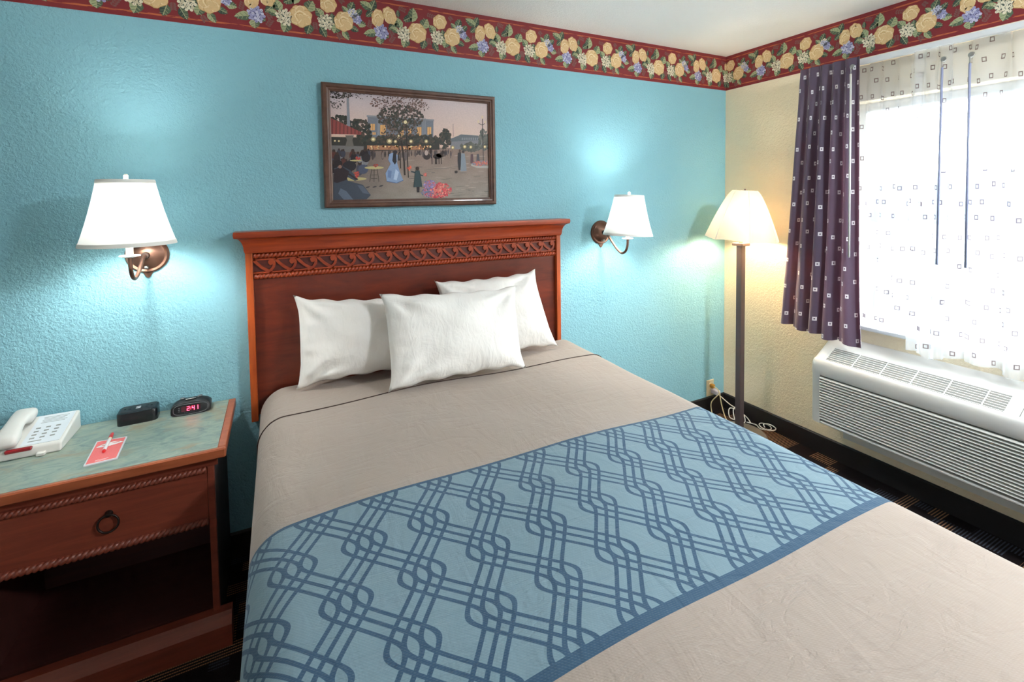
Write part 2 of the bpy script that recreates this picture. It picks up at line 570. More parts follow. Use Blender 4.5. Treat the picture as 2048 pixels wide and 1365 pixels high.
def glass_mat():
    N = Nodes('clear_window_glass')
    tr = N.n('BsdfTransparent'); tr.inputs[0].default_value = (0.94, 0.97, 0.97, 1)
    g = N.n('BsdfGlossy'); g.inputs['Roughness'].default_value = 0.02
    m = N.n('MixShader'); m.inputs[0].default_value = 0.05
    N.set(m.inputs[1], tr.outputs[0]); N.set(m.inputs[2], g.outputs[0])
    return N.done(m.outputs[0])
M['glass'] = glass_mat()
M['ac'] = simple('warm_grey_plastic', S(216, 214, 210), 0.42)
M['ac_slat'] = simple('grey_plastic_louver', S(214, 214, 208), 0.45)
M['ac_dark'] = simple('dark_vent_interior', S(60, 60, 62), 0.7)
M['ac_gap'] = simple('shadowed_louvre_gap', S(150, 150, 146), 0.6)
M['white_plastic'] = simple('white_plastic', S(226, 224, 218), 0.4)
M['phone'] = simple('ivory_phone_plastic', S(224, 222, 217), 0.4)
M['phone_face'] = simple('white_paper_faceplate', S(224, 230, 236), 0.5)
M['ink'] = simple('grey_print', S(150, 153, 150), 0.7)
M['red_lens'] = simple('red_lens', S(150, 26, 36), 0.2, coat=0.4)
M['black'] = simple('black_gloss_plastic', S(26, 28, 32), 0.22)
M['black_matte'] = simple('black_plastic', S(30, 32, 36), 0.45)
M['black_hole'] = simple('black_socket_hole', S(8, 8, 9), 0.8)
M['grey_line'] = simple('grey_trim_line', S(96, 98, 104), 0.35)
M['lcd'] = simple('dim_red_display_window', S(76, 34, 44), 0.25)
M['pad_red'] = simple('coral_red_notepad', S(232, 120, 120), 0.6)
M['paper'] = simple('white_paper', S(236, 234, 238), 0.7)
M['red_plastic'] = simple('red_pen_plastic', S(214, 36, 40), 0.35)
M['pen_white'] = simple('white_pen_plastic', S(240, 240, 242), 0.3)
M['cord'] = simple('ivory_cord', S(206, 190, 150), 0.55)
M['cord_white'] = simple('white_cord', S(226, 222, 214), 0.5)
M['outlet'] = simple('ivory_outlet_plate', S(226, 214, 180), 0.45)
M['plug_brown'] = simple('amber_plug', S(176, 128, 44), 0.5)
M['plug_lilac'] = simple('pale_lilac_adaptor', S(214, 202, 210), 0.5)
M['pole'] = simple('dark_bronze_lamp_pole', S(92, 78, 78), 0.4, 0.2)
M['base_disc'] = simple('taupe_metal_lamp_base', S(122, 112, 100), 0.5, 0.2)
M['wand_dark'] = simple('grey_translucent_wand', S(150, 156, 186), 0.25)
M['rail'] = simple('blue_grey_painted_steel', S(32, 44, 58), 0.5)
M['concrete'] = simple('pale_concrete', S(176, 174, 170), 0.9)
M['asphalt'] = simple('pale_asphalt', S(96, 98, 102), 0.95)
M['hill'] = simple('hazy_blue_trees', S(38, 50, 66), 0.95)
M['print'] = print_mat('printed_paper')
M['print_pic'] = print_mat('printed_art', 0.5, 0.18)
def border_mat():
    N = Nodes('oxblood_wallpaper_border')
    c = N.n('TexCoord').outputs['Object']
    sx = N.n('SeparateXYZ'); N.set(sx.inputs[0], c)
    z = sx.outputs[2]
    along = N.math('ADD', sx.outputs[0], sx.outputs[1])
    cb = N.n('CombineXYZ'); N.set(cb.inputs[0], N.math('MULTIPLY', along, 14.0)); N.set(cb.inputs[1], N.math('MULTIPLY', z, 160.0))
    st = N.noise(cb.outputs[0], 1.0, 3)
    d1 = N.math('ABSOLUTE', N.math('SUBTRACT', z, H - 0.021))
    d2 = N.math('ABSOLUTE', N.math('SUBTRACT', z, H - 0.2085))
    d = N.math('MINIMUM', d1, d2)
    on = N.math('MULTIPLY', N.math('LESS_THAN', d, 0.0032), N.math('GREATER_THAN', st, 0.47))
    base = N.mix(N.noise(c, 12, 3), S(122, 40, 46), S(136, 50, 54))
    return N.done(N.bsdf(N.mix(N.math('MULTIPLY', on, 0.85), base, S(196, 108, 66)), 0.55, spec=0.3))
M['border'] = border_mat()

# ================================================================== the room
XL, YF = -4.7, -5.0                       # left wall, wall behind the camera
T = 0.16                                  # wall thickness
struct('floor', MB().box(XL - T, T, YF - T, T, -0.1, 0.0), M['carpet'])
struct('ceiling', MB().box(XL - T, T, YF - T, T, H, H + 0.1), M['ceiling'])
struct('wall_back', MB().box(XL - T, T, 0.0, T, 0.0, H), M['teal'])
struct('wall_left', MB().box(XL - T, XL, YF, 0.0, 0.0, H), M['offwhite'])
struct('wall_front', MB().box(XL - T, T, YF - T, YF, 0.0, H), M['offwhite'])
# right wall with the window opening, as one mesh
def wall_right():
    mb = MB()
    ys, zs = [YF, WY0, WY1, 0.0], [0.0, WZ0, WZ1, H]
    for i in range(3):
        for j in range(3):
            if i == 1 and j == 1: continue
            for x in (0.0, T):
                mb.add([(x, ys[i], zs[j]), (x, ys[i + 1], zs[j]), (x, ys[i + 1], zs[j + 1]), (x, ys[i], zs[j + 1])], [(0, 1, 2, 3)])
    for a, b in (((WY0, WZ0), (WY1, WZ0)), ((WY1, WZ0), (WY1, WZ1)), ((WY1, WZ1), (WY0, WZ1)), ((WY0, WZ1), (WY0, WZ0))):
        mb.add([(0, a[0], a[1]), (0, b[0], b[1]), (T, b[0], b[1]), (T, a[0], a[1])], [(0, 1, 2, 3)])
    return mb
struct('wall_right', wall_right(), M['cream'])
BB = 0.107
struct('baseboard_back', MB().prism([(0, 0), (-0.011, 0), (-0.011, BB - 0.006), (-0.006, BB), (0, BB)], XL, 0.0, 'x'), M['baseboard'])
struct('baseboard_right', MB().prism([(0, 0), (-0.011, 0), (-0.011, BB - 0.006), (-0.006, BB), (0, BB)], YF, -0.011, 'y'), M['baseboard'])

# ------------------------------------------------------------------ window
win = struct('window_1', MB().box(0.10, 0.15, WY0, WY1, WZ0, WZ0 + 0.045, 0.004)
             .box(0.10, 0.15, WY0, WY1, WZ1 - 0.045, WZ1, 0.004)
             .box(0.10, 0.15, WY0, WY0 + 0.045, WZ0 + 0.045, WZ1 - 0.045, 0.004)
             .box(0.10, 0.15, WY1 - 0.045, WY1, WZ0 + 0.045, WZ1 - 0.045, 0.004), M['white_trim'])
win['label'] = 'white framed window behind the sheer curtains'
obj('pane', MB().box(0.122, 0.126, WY0 + 0.04, WY1 - 0.04, WZ0 + 0.04, WZ1 - 0.04), M['glass'], win)
obj('window_sill', MB().box(-0.022, 0.10, WY0 - 0.03, WY1 + 0.03, WZ0 - 0.022, WZ0 + 0.002, 0.005), M['white_trim'], win)

# outside: walkway, railing, ground, trees
struct('walkway', MB().box(T, 1.5, -9, 6, -0.15, -0.02), M['concrete'])
struct('ground', MB().box(1.5, 260, -160, 160, -3.3, -3.2), M['asphalt'])
def ridge():
    mb = MB(); P = []
    for k in range(120):
        y = -110 + 2 * k
        h = 3.4 + 0.5 * math.sin(k * 0.31) + 0.35 * math.sin(k * 0.83 + 1) + 0.25 * math.sin(k * 1.9)
        P.append([(75, y, -3.2), (77, y, h * 0.7), (80, y, h), (88, y, h * 0.6), (95, y, -3.2)])
    return mb.grid(P)
struct('hills', ridge(), M['hill'], smooth='all')
rail = thing('balcony_railing', 'blue grey steel railing outside beyond the window', 'railing', (1.35, 0, 0))
obj('top_rail', MB().box(-0.025, 0.025, -7, 5, 0.99, 1.03, 0.004), M['rail'], rail)
obj('bottom_rail', MB().box(-0.018, 0.018, -7, 5, 0.08, 0.11), M['rail'], rail)
bal = MB().box(-0.009, 0.009, -0.009, 0.009, 0.11, 0.99).mesh('baluster')
bal.materials.append(M['rail'])
for k in range(-22, 12):
    b = bpy.data.objects.new('baluster', bal); COL.objects.link(b); b.parent = rail
    b.location = (0, -0.47 + 0.105 * k, 0)
obj('post', MB().box(-0.025, 0.025, -7, -6.95, -0.02, 0.99), M['rail'], rail)
obj('post', MB().box(-0.025, 0.025, 4.95, 5, -0.02, 0.99), M['rail'], rail)

# ------------------------------------------------------------------ wallpaper border
BH = 0.2285
tb = struct('trim_1', MB().box(XL, 0.0, -0.0012, 0.0, H - BH, H), M['border'], label='red floral wallpaper border along the teal wall')
tr = struct('trim_2', MB().box(-0.0012, 0.0, YF, 0.0, H - BH, H), M['border'], label='red floral wallpaper border above the window')
TAN, TAN2, TAN3 = S(224, 192, 142), S(243, 222, 184), S(200, 158, 104)
LG1, LG2, LG3 = S(84, 102, 82), S(166, 174, 134), S(58, 74, 66)
SPR = S(124, 86, 82)
def rose(A, x, y, rx, ry, rot=0.0, seed=0):
    r = random.Random(seed)
    A.ell(x, y, rx, ry, TAN3, 3, 26, rot, 0.06, 7, seed)
    A.ell(x, y, rx * 0.95, ry * 0.95, TAN, 4, 26, rot, 0.06, 7, seed)
    for i in range(6):
        a = rot + i * PI / 3 + 0.3
        px, py = x + rx * 0.58 * math.cos(a), y + ry * 0.58 * math.sin(a)
        A.ell(px, py, rx * 0.40, ry * 0.36, TAN3 if i % 2 else TAN2, 5, 12, a, 0.05, 3)
        A.ell(px + 0.0012, py + 0.0012, rx * 0.36, ry * 0.30, TAN, 6, 12, a, 0.05, 3)
    A.ell(x, y, rx * 0.52, ry * 0.50, TAN2, 7, 16, rot, 0.10, 5, seed)
    A.ell(x + rx * .05, y + ry * .06, rx * 0.46, ry * 0.43, TAN, 8, 16, rot, 0.10, 5, seed)
    A.ell(x - rx * .06, y - ry * .02, rx * 0.34, ry * 0.30, TAN3, 9, 12, rot + .6, 0.08, 3)
    A.ell(x - rx * .02, y + ry * .02, rx * 0.32, ry * 0.28, TAN, 9.5, 12, rot + .6, 0.08, 3)
    A.ell(x + rx * .02, y - ry * .05, rx * 0.18, ry * 0.13, TAN2, 10, 10, rot + .3)
    A.ell(x + rx * .03, y - ry * .02, rx * 0.16, ry * 0.11, TAN, 10.5, 10, rot + .3)
    for k in range(3):
        a = rot + 1.1 + k * 2.1
        A.line([(x + rx * .30 * math.cos(a), y + ry * .30 * math.sin(a)), (x + rx * .62 * math.cos(a + .5), y + ry * .62 * math.sin(a + .5)), (x + rx * .88 * math.cos(a + .8), y + ry * .88 * math.sin(a + .8))], rx * 0.05, TAN2, 11)
def hydr(A, x, y, r, c1, c2, seed=0):
    q = random.Random(seed)
    A.ell(x, y, r * 0.9, r * 0.9, LG3 if c1[0] > 0.5 else S(92, 92, 132), 3, 16, 0, 0.08, 6)
    n = 26
    for i in range(n):
        a, d = i * 2.39996, r * 0.95 * math.sqrt((i + 0.5) / n)
        px, py = x + d * math.cos(a), y + d * math.sin(a) * 1.05
        A.ell(px, py, r * 0.185, r * 0.185, c1 if q.random() < 0.65 else c2, 5, 8, q.random() * 3, 0.22, 4)
        if q.random() < 0.45: A.ell(px, py, r * 0.05, r * 0.05, S(60, 50, 60), 6, 5)
def leaf(A, x, y, L, W, ang, light=0.5):
    L, W = L * 1.18, W * 1.15
    # ang: direction of the tip (t grows downwards)
    def P(u, w):
        return (x + (u * math.cos(ang) - w * math.sin(ang)), y + (u * math.sin(ang) + w * math.cos(ang)))
    prof = [(0, 0), (0.15, 0.62), (0.4, 1.0), (0.65, 0.82), (0.85, 0.42), (1.0, 0.0)]
    up = [P((u - .5) * L, w * W / 2) for u, w in prof]
    lo = [P((u - .5) * L, -w * W / 2) for u, w in prof]
    A.poly(up + lo[::-1][1:-1], LG1, 1)
    mid = [P((u - .5) * L, 0) for u, w in prof]
    A.poly(up[:-1] + [up[-1]] + mid[::-1][1:-1], LG2 if light > 0.3 else LG3, 2)
    A.line([P(-.5 * L, 0), P(.42 * L, 0)], W * 0.07, S(176, 178, 140), 2.5)
    for u in (-.25, 0.0, .22):
        A.line([P(u * L, 0), P((u + .14) * L, -W * .33)], W * 0.05, S(150, 158, 120), 2.5)
        A.line([P(u * L, 0), P((u + .14) * L, W * .33)], W * 0.05, S(110, 126, 92), 2.5)
def sprig(A, x, y, L, ang):
    dx, dy = math.cos(ang), math.sin(ang)
    A.line([(x - dx * L / 2, y - dy * L / 2), (x + dx * L / 2, y + dy * L / 2)], 0.0012, SPR, 0.5)
    for k in (-.35, -.1, .15, .4):
        for s in (-1, 1):
            A.ell(x + dx * L * k - dy * s * 0.006, y + dy * L * k + dx * s * 0.006, 0.006, 0.0032, SPR, 0.7, 8, ang + s * 0.8)
def motif(A, s0, seed):
    """one repeat (0.511 m); t measured down from the ceiling; s0 = centre of the blue flower head"""
    K = 0.000386                          # metres per unit of the layout drawing
    X = lambda v: s0 + (v - 1400) * K
    Tt = lambda t: t * BH
    W1, W2 = S(232, 224, 200), S(206, 196, 168)
    B1, B2 = S(158, 158, 200), S(200, 200, 222)
    # cluster with the two upright blooms
    leaf(A, X(1225), Tt(.20), .052, .034, 3.6); leaf(A, X(1305), Tt(.18), .050, .034, -1.2, .2); leaf(A, X(1260), Tt(.36), .036, .026, 2.4, .1)
    leaf(A, X(1530), Tt(.53), .050, .026, 2.3, .2)
    leaf(A, X(1275), Tt(.735), .058, .034, 2.9); leaf(A, X(1380), Tt(.85), .034, .036, 1.5); leaf(A, X(1450), Tt(.74), .03, .024, .6, .1)
    rose(A, X(1358), Tt(.42), .028, .043, 0.1, 3); rose(A, X(1500), Tt(.33), .031, .041, -0.4, 4)
    hydr(A, X(1400), Tt(.68), .033, B1, B2, seed)
    sprig(A, X(1265), Tt(.56), .035, -1.3); sprig(A, X(1520), Tt(.66), .03, 1.2)
    # cluster with the big rose and white head (to the right)
    D = 1324
    leaf(A, X(460 + D), Tt(.24), .058, .044, -1.5); leaf(A, X(395 + D), Tt(.34), .042, .03, 2.6, .1); leaf(A, X(612 + D), Tt(.38), .046, .044, -1.1)
    leaf(A, X(282 + D), Tt(.45), .048, .036, -2.0); leaf(A, X(232 + D), Tt(.60), .044, .026, 3.5); leaf(A, X(360 + D), Tt(.83), .046, .040, 1.9); leaf(A, X(590 + D), Tt(.82), .042, .034, 1.9, .1)
    hydr(A, X(350 + D), Tt(.66), .034, W1, W2, seed + 1); rose(A, X(512 + D), Tt(.60), .046, .047, 0.2, 5)
    sprig(A, X(330 + D), Tt(.16), .035, 0.3); sprig(A, X(200 + D), Tt(.80), .035, -1.0); leaf(A, X(280 + D), Tt(.26), .030, .018, -1.6, .1)
    # cluster with the hanging rose, white head, rose and small blue head
    leaf(A, X(708 + D), Tt(.48), .040, .034, -2.2); leaf(A, X(845 + D), Tt(.56), .042, .030, -1.6, .1); leaf(A, X(880 + D), Tt(.74), .040, .038, 1.9)
    leaf(A, X(745 + D), Tt(.84), .044, .030, 1.1, .1); leaf(A, X(990 + D), Tt(.84), .042, .026, 1.0); leaf(A, X(1085 + D), Tt(.70), .036, .026, .4, .1); leaf(A, X(1170 + D), Tt(.58), .036, .030, 0.2)
    leaf(A, X(1060 + D), Tt(.27), .042, .034, -1.2, .1); leaf(A, X(990 + D), Tt(.35), .036, .022, -2.3); leaf(A, X(1140 + D), Tt(.36), .036, .026, -.8, .1)
    rose(A, X(808 + D), Tt(.30), .034, .037, 0.6, 6); hydr(A, X(775 + D), Tt(.64), .033, W1, W2, seed + 2)
    hydr(A, X(1075 + D), Tt(.40), .022, B2, W1, seed + 3); hydr(A, X(1118 + D), Tt(.50), .022, B1, B2, seed + 4)
    rose(A, X(972 + D), Tt(.58), .041, .046, 0.5, 7)
    sprig(A, X(690 + D), Tt(.20), .04, .2); sprig(A, X(950 + D), Tt(.19), .02, .8); sprig(A, X(920 + D), Tt(.88), .025, 1.0); sprig(A, X(660 + D), Tt(.74), .03, 1.5)
def clip_half(sign):
    def f(pts):
        out = []
        for (a, b), (c, d) in zip(pts, pts[1:] + pts[:1]):
            ia, ic = sign * a >= 0, sign * c >= 0
            if ia: out.append((a, b))
            if ia != ic:
                k = a / (a - c); out.append((0.0, b + (d - b) * k))
        return [(a, min(max(b, 0.0), BH)) for a, b in out]
    return f
TP = 0.511
A = Art()
for i in range(-8, 1): motif(A, -0.265 + TP * i, 20 + i)
A.build('floral_print', lambda s, t, l: (s, -0.0014 - 0.00006 * l, H - t), M['print'], tb, clip_half(-1))
A = Art()
for i in range(-1, 5): motif(A, 0.265 + TP * i, 40 + i)
A.build('floral_print', lambda s, t, l: (-0.0014 - 0.00006 * l, -s, H - t), M['print'], tr, clip_half(1))

# ------------------------------------------------------------------ fill light added to brighten the room, unseen behind the camera
cl = thing('added_fill_light', 'added round fill light with white dome, unseen behind the viewer', 'lamp', (-0.80, -2.75, H))
obj('canopy', MB().lathe([(0.0, 0), (0.19, 0), (0.19, -0.02), (0.17, -0.025), (0.0, -0.025)], 40), M['steel'], cl, 40)
obj('diffuser', MB().lathe([(0.17, -0.025), (0.168, -0.05), (0.14, -0.085), (0.08, -0.108), (0.0, -0.115)], 40, caps=False), M['dome'], cl, 'all')

# ================================================================== bed
HX0, HX1 = -2.893, -1.377                 # headboard posts
hb = thing('headboard', 'cherry wood headboard with carved scroll band and rope moulding', 'headboard', ((HX0 + HX1) / 2, -0.003, 0.586))
hw = (HX1 - HX0) / 2
Z = lambda z: z - 0.586
for s in (-1, 1):
    x0 = s * hw - (0.026 if s > 0 else 0.0)
    obj('post', MB().box(x0, x0 + 0.026, -0.055, 0.0, 0.0, Z(1.30), 0.002), M['wood_v'], hb)
obj('panel', MB().box(-hw + 0.026, hw - 0.026, -0.034, -0.010, 0.02, Z(1.30)), M['wood_panel'], hb)
# crown: cove moulding swept round front and both ends
def crown():
    prof = [(0.0, 1.293), (0.004, 1.305)]
    for k in range(8):
        a = k / 7 * PI / 2
        prof.append((0.004 + 0.030 * (1 - math.cos(a)), 1.308 + 0.050 * math.sin(a)))
    prof += [(0.036, 1.360), (0.038, 1.372), (0.036, 1.383)]
    rings = []
    for d, z in prof:
        rings.append([(-hw - d, 0, Z(z)), (-hw - d, -0.060 - d, Z(z)), (hw + d, -0.060 - d, Z(z)), (hw + d, 0, Z(z))])
    return MB().loft(rings, True, True)
obj('crown_moulding', crown(), M['wood'], hb, 30)
def rope(x0, x1, y, z, r, pitch, name, parent, mat):
    """twisted rope: a tube whose radius follows a helix"""
    mb = MB(); n = int((x1 - x0) / pitch * 9); seg = 18; rings = []
    for i in range(n + 1):
        x = x0 + (x1 - x0) * i / n
        ring = []
        for k in range(seg):
            a = 2 * PI * k / seg
            ph = 2 * PI * (x - x0) / pitch - a * 2.0
            rr = r * (0.66 + 0.40 * abs(math.cos(ph / 2)) ** 0.7)
            ring.append((x, y - rr * math.cos(a), z + rr * math.sin(a)))
        rings.append(ring)
    mb.loft(rings, True, True)
    return obj(name, mb, mat, parent, 'all')
rope(-hw + 0.029, hw - 0.029, -0.037, Z(1.279), 0.0125, 0.0155, 'rope_moulding', hb, M['wood'])
rope(-hw + 0.029, hw - 0.029, -0.037, Z(1.192), 0.0125, 0.0155, 'rope_moulding', hb, M['wood'])
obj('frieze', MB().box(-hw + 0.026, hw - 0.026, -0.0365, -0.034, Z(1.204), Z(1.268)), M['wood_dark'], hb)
# fretwork: each scroll a part of its own, between two thin rails
fz0, fz1 = Z(1.206), Z(1.266)
fy0, fy1 = -0.046, -0.036
obj('fret_rail', MB().box(-hw + 0.027, hw - 0.027, fy0, fy1, fz0, fz0 + 0.006), M['wood'], hb)
obj('fret_rail', MB().box(-hw + 0.027, hw - 0.027, fy0, fy1, fz1 - 0.006, fz1), M['wood'], hb)
def bez(p, n=12):
    p = [Vector((a, b)) for a, b in p]; out = []
    for i in range(n + 1):
        t = i / n
        out.append(tuple(p[0] * (1 - t) ** 3 + p[1] * 3 * t * (1 - t) ** 2 + p[2] * 3 * t * t * (1 - t) + p[3] * t ** 3))
    return out
NSC = 18
sw = (2 * hw - 0.054) / NSC
hh = fz1 - fz0
sm = MB()
U = lambda a, b: (a * sw, fz0 + b * hh)
sm.ribbon(bez([U(.02, .96), U(.22, .62), U(.42, .24), U(.86, .06)]), 0.0118, fy0, fy1)
sm.ribbon(bez([U(.55, .06), U(1.02, .12), U(1.06, .92), U(.80, .84)]) + bez([U(.80, .84), U(.70, .80), U(.72, .66), U(.80, .66)], 5)[1:], 0.0105, fy0 - .0005, fy1)
sm.lathe([(0.0, fy0 - .001), (0.0078, fy0 - .001), (0.0084, fy1)], 10, (U(.80, .66)[0], 0, U(.80, .66)[1]), 'y')
scm = sm.mesh('scroll'); scm.materials.append(M['wood'])
for k in range(NSC):
    o = bpy.data.objects.new('scroll', scm); COL.objects.link(o); o.parent = hb
    o.location = (-hw + 0.027 + sw * k - 0.1 * sw * (k == NSC - 1), 0, 0)

# box spring and mattress under the cover
BX0, BX1, BY0, BY1 = -2.872, -1.386, -2.10, -0.065
bs = thing('bed_base', 'bed base hidden under the taupe coverlet', 'bed base', (-2.13, -1.08, 0))
obj('box_spring', MB().box(-0.70, 0.70, -0.98, 0.98, 0.16, 0.42, 0.02), M['paper'], bs)
obj('mattress', MB().box(-0.69, 0.69, -0.97, 0.985, 0.42, 0.685, 0.05), M['paper'], bs)
for sx in (-1, 1):
    for sy in (-1, 1):
        obj('leg', MB().lathe([(0.02, 0), (0.025, 0.16)], 12, (sx * 0.6, sy * 0.88, 0)), M['bronze_dark'], bs)

# coverlet surface: S(a, y); a = unrolled distance across the bed, measured as x on the flat top
CXC = (BX0 + BX1) / 2
FLL, FLR = 0.634, 0.725                    # half widths of the flat top
FL = 0.655
RC = 0.105                                 # rounding of the shoulder
ZT = 0.7195
def cov_point(a, y):
    d = a - CXC
    s = 1 if d >= 0 else -1
    d = abs(d)
    FL = FLR if s > 0 else FLL
    hem_wave = 0.0
    rc = 0.095 if s < 0 else 0.085
    ext = 0.0
    if d <= FL:
        x, z, n = d, ZT, 0.0
    elif d <= FL + rc * PI / 2:
        t = (d - FL) / rc
        x, z = FL + rc * math.sin(t), ZT - rc * (1 - math.cos(t))
    else:
        dd = d - FL - rc * PI / 2
        g = min(dd / 0.55, 1.0)
        x, z = FL + rc + 0.014 * g + 0.007 * g * math.sin(y * 13 + 1.0) + 0.004 * g * math.sin(y * 29), ZT - rc - dd
    # soft sag and waviness of the top
    w = 0.004 * math.sin(4.1 * a + 1.3 * y) + 0.003 * math.sin(9.0 * a - 5 * y + 1) + 0.0018 * math.sin(15 * y + 8 * a)
    k = max(0.0, 1 - max(0, d - FL) / (rc * 1.3))
    dome = -0.010 * (d / FL) ** 2 if d < FL else -0.010
    z += w * k + dome + 0.010
    # head end and foot end roll down
    fy = y - BY0
    if fy < 0.12:
        t = max(0.0, 1 - fy / 0.12)
        z -= 0.10 * t * t * (1 if z > 0.3 else 0.2)
        x -= 0.03 * t * t
    hy = BY1 - y
    if hy < 0.05:
        z -= 0.02 * (1 - hy / 0.05) ** 2
    return (CXC + s * x, y, max(z, 0.022))
HANG = 0.60
A0 = CXC - FLL - 0.095 * PI / 2 - HANG
A1 = CXC + FLR + 0.085 * PI / 2 + HANG
def cover(na=190, nb=170, y0=BY0, y1=BY1):
    P, uv = [], []
    for j in range(nb + 1):
        y = y1 + (y0 - y1) * j / nb
        row = []
        for i in range(na + 1):
            a = A0 + (A1 - A0) * i / na
            p = cov_point(a, y)
            row.append(p); uv.append((a, y))
        P.append(row)
    return MB().grid(P), uv
mbc, uvc = cover()
cov = obj('coverlet', mbc.mesh('coverlet'), M['coverlet'], None, 'all', uvc)
tag(cov, 'taupe knit coverlet with printed blue lattice runner across the bed', 'coverlet')
# foot drop
mf = MB()
rows = []
for k in range(14):
    r = []
    for i in range(91):
        a = CXC - FLL - 0.06 + (FLL + FLR + 0.12) * i / 90
        p = cov_point(a, BY0)
        t = k / 13
        r.append((p[0], BY0 - 0.03 * min(1, t * 4) - 0.012 * t, p[2] - (p[2] - 0.03) * t))
    rows.append(r)
ft = obj('foot_drop', mf.grid(rows), M['coverlet'], cov, 'all', [(q[0], q[1] - (0.7 - q[2])) for r in rows for q in r])
pts = []
for i in range(150):
    a = CXC - FLL - 0.55 + (FLL + FLR + 1.1) * i / 149
    p = cov_point(a, -0.378)
    d = (p[0] - CXC)
    out = 0.002
    FL = FLR if d > 0 else FLL
    pts.append((p[0] + (math.copysign(out, d) if abs(d) > FL else 0), p[1] - 0.006 * math.sin(4 * a), p[2] + (0.0015 if abs(d) < FL + 0.06 else 0)))
obj('hem_piping', MB().tube(pts, 0.0022, 6), M['piping'], cov, 'all')

# ------------------------------------------------------------------ pillows
def pillow(name, label, BL, BR, TL, TR, thick, seed, lift=0.0):
    q = random.Random(seed)
    BL, BR, TL, TR = map(Vector, (BL, BR, TL, TR))
    base = (BL + BR) / 2
    nx = (BR - BL).normalized(); ny = ((TL + TR) / 2 - base).normalized(); nn = nx.cross(ny).normalized()
    if nn.y > 0: nn = -nn
    n = 44
    ph = [q.random() * 6 for _ in range(8)]
    def pt(u, v, side):
        p = (BL * (1 - u) + BR * u) * (1 - v) + (TL * (1 - u) + TR * u) * v
        cu, cv = 2 * u - 1, 2 * v - 1
        # edges pulled in between the corners
        pin = 0.021
        p = p - nx * (cu * abs(cu) * pin * (1 - cv ** 4)) - ny * (cv * abs(cv) * pin * 0.9 * (1 - cu ** 4))
        e = (1 - abs(cu) ** 2.6) * (1 - abs(cv) ** 2.6)
        t = thick * max(e, 0) ** 0.55
        wr = 0.006 * math.sin(8 * u + 4 * v + ph[0]) + 0.004 * math.sin(15 * u - 6 * v + ph[1]) + 0.0015 * math.sin(21 * v + 11 * u + ph[2])
        edge = (1 - e)
        # gathered wrinkles near the side seams and top
        wr += 0.0035 * edge * math.sin(46 * v + 4 * u + ph[3]) * (abs(cu) ** 3) + 0.004 * edge * math.sin(52 * u + ph[4]) * (abs(cv) ** 3)
        # a few deeper creases running in from the corners
        for cxk, cyk, kk in ((0, 1, 5), (1, 1, 6), (0, 0, 7)):
            dx, dy = u - cxk, v - cyk
            r = math.hypot(dx, dy)
            wr += 0.010 * math.exp(-((r - .22) / .16) ** 2) * math.sin(math.atan2(dy, dx) * 9 + ph[kk])
        ed = 0.004 * math.sin(30 * (u + v) + ph[5]) * (1 - min(1, e * 4))
        return p + nn * side * (t + (wr if side > 0 else 0) * min(1, e * 3)) + ny * ed
    mb = MB(); o = 0
    for side in (1, -1):
        mb.grid([[pt(i / n, j / n, side) for j in range(n + 1)] for i in range(n + 1)])
    me = mb.mesh(name)
    import bmesh
    bm = bmesh.new(); bm.from_mesh(me)
    bmesh.ops.remove_doubles(bm, verts=bm.verts, dist=0.0006)
    bmesh.ops.recalc_face_normals(bm, faces=bm.faces)
    bm.to_mesh(me); bm.free()
    o = obj(name, me, M['pillow'], None, 'all')
    tag(o, label, 'pillow', 'white bed pillows')
    return o
pillow('pillow', 'white pillow leaning on the headboard at the left, shaded', (-2.725, -.185, .740), (-2.16, -.205, .740), (-2.722, -.125, 1.112), (-2.19, -.125, 1.060), 0.070, 1)
pillow('pillow', 'white pillow leaning on the headboard at the right, top corner raised', (-2.09, -.205, .738), (-1.500, -.225, .736), (-2.118, -.115, 1.118), (-1.578, -.13, 1.128), 0.070, 2)
pillow('pillow', 'white pillow standing in front between the two others', (-2.400, -.405, .742), (-1.790, -.415, .740), (-2.400, -.265, 1.115), (-1.752, -.262, 1.085), 0.078, 3)

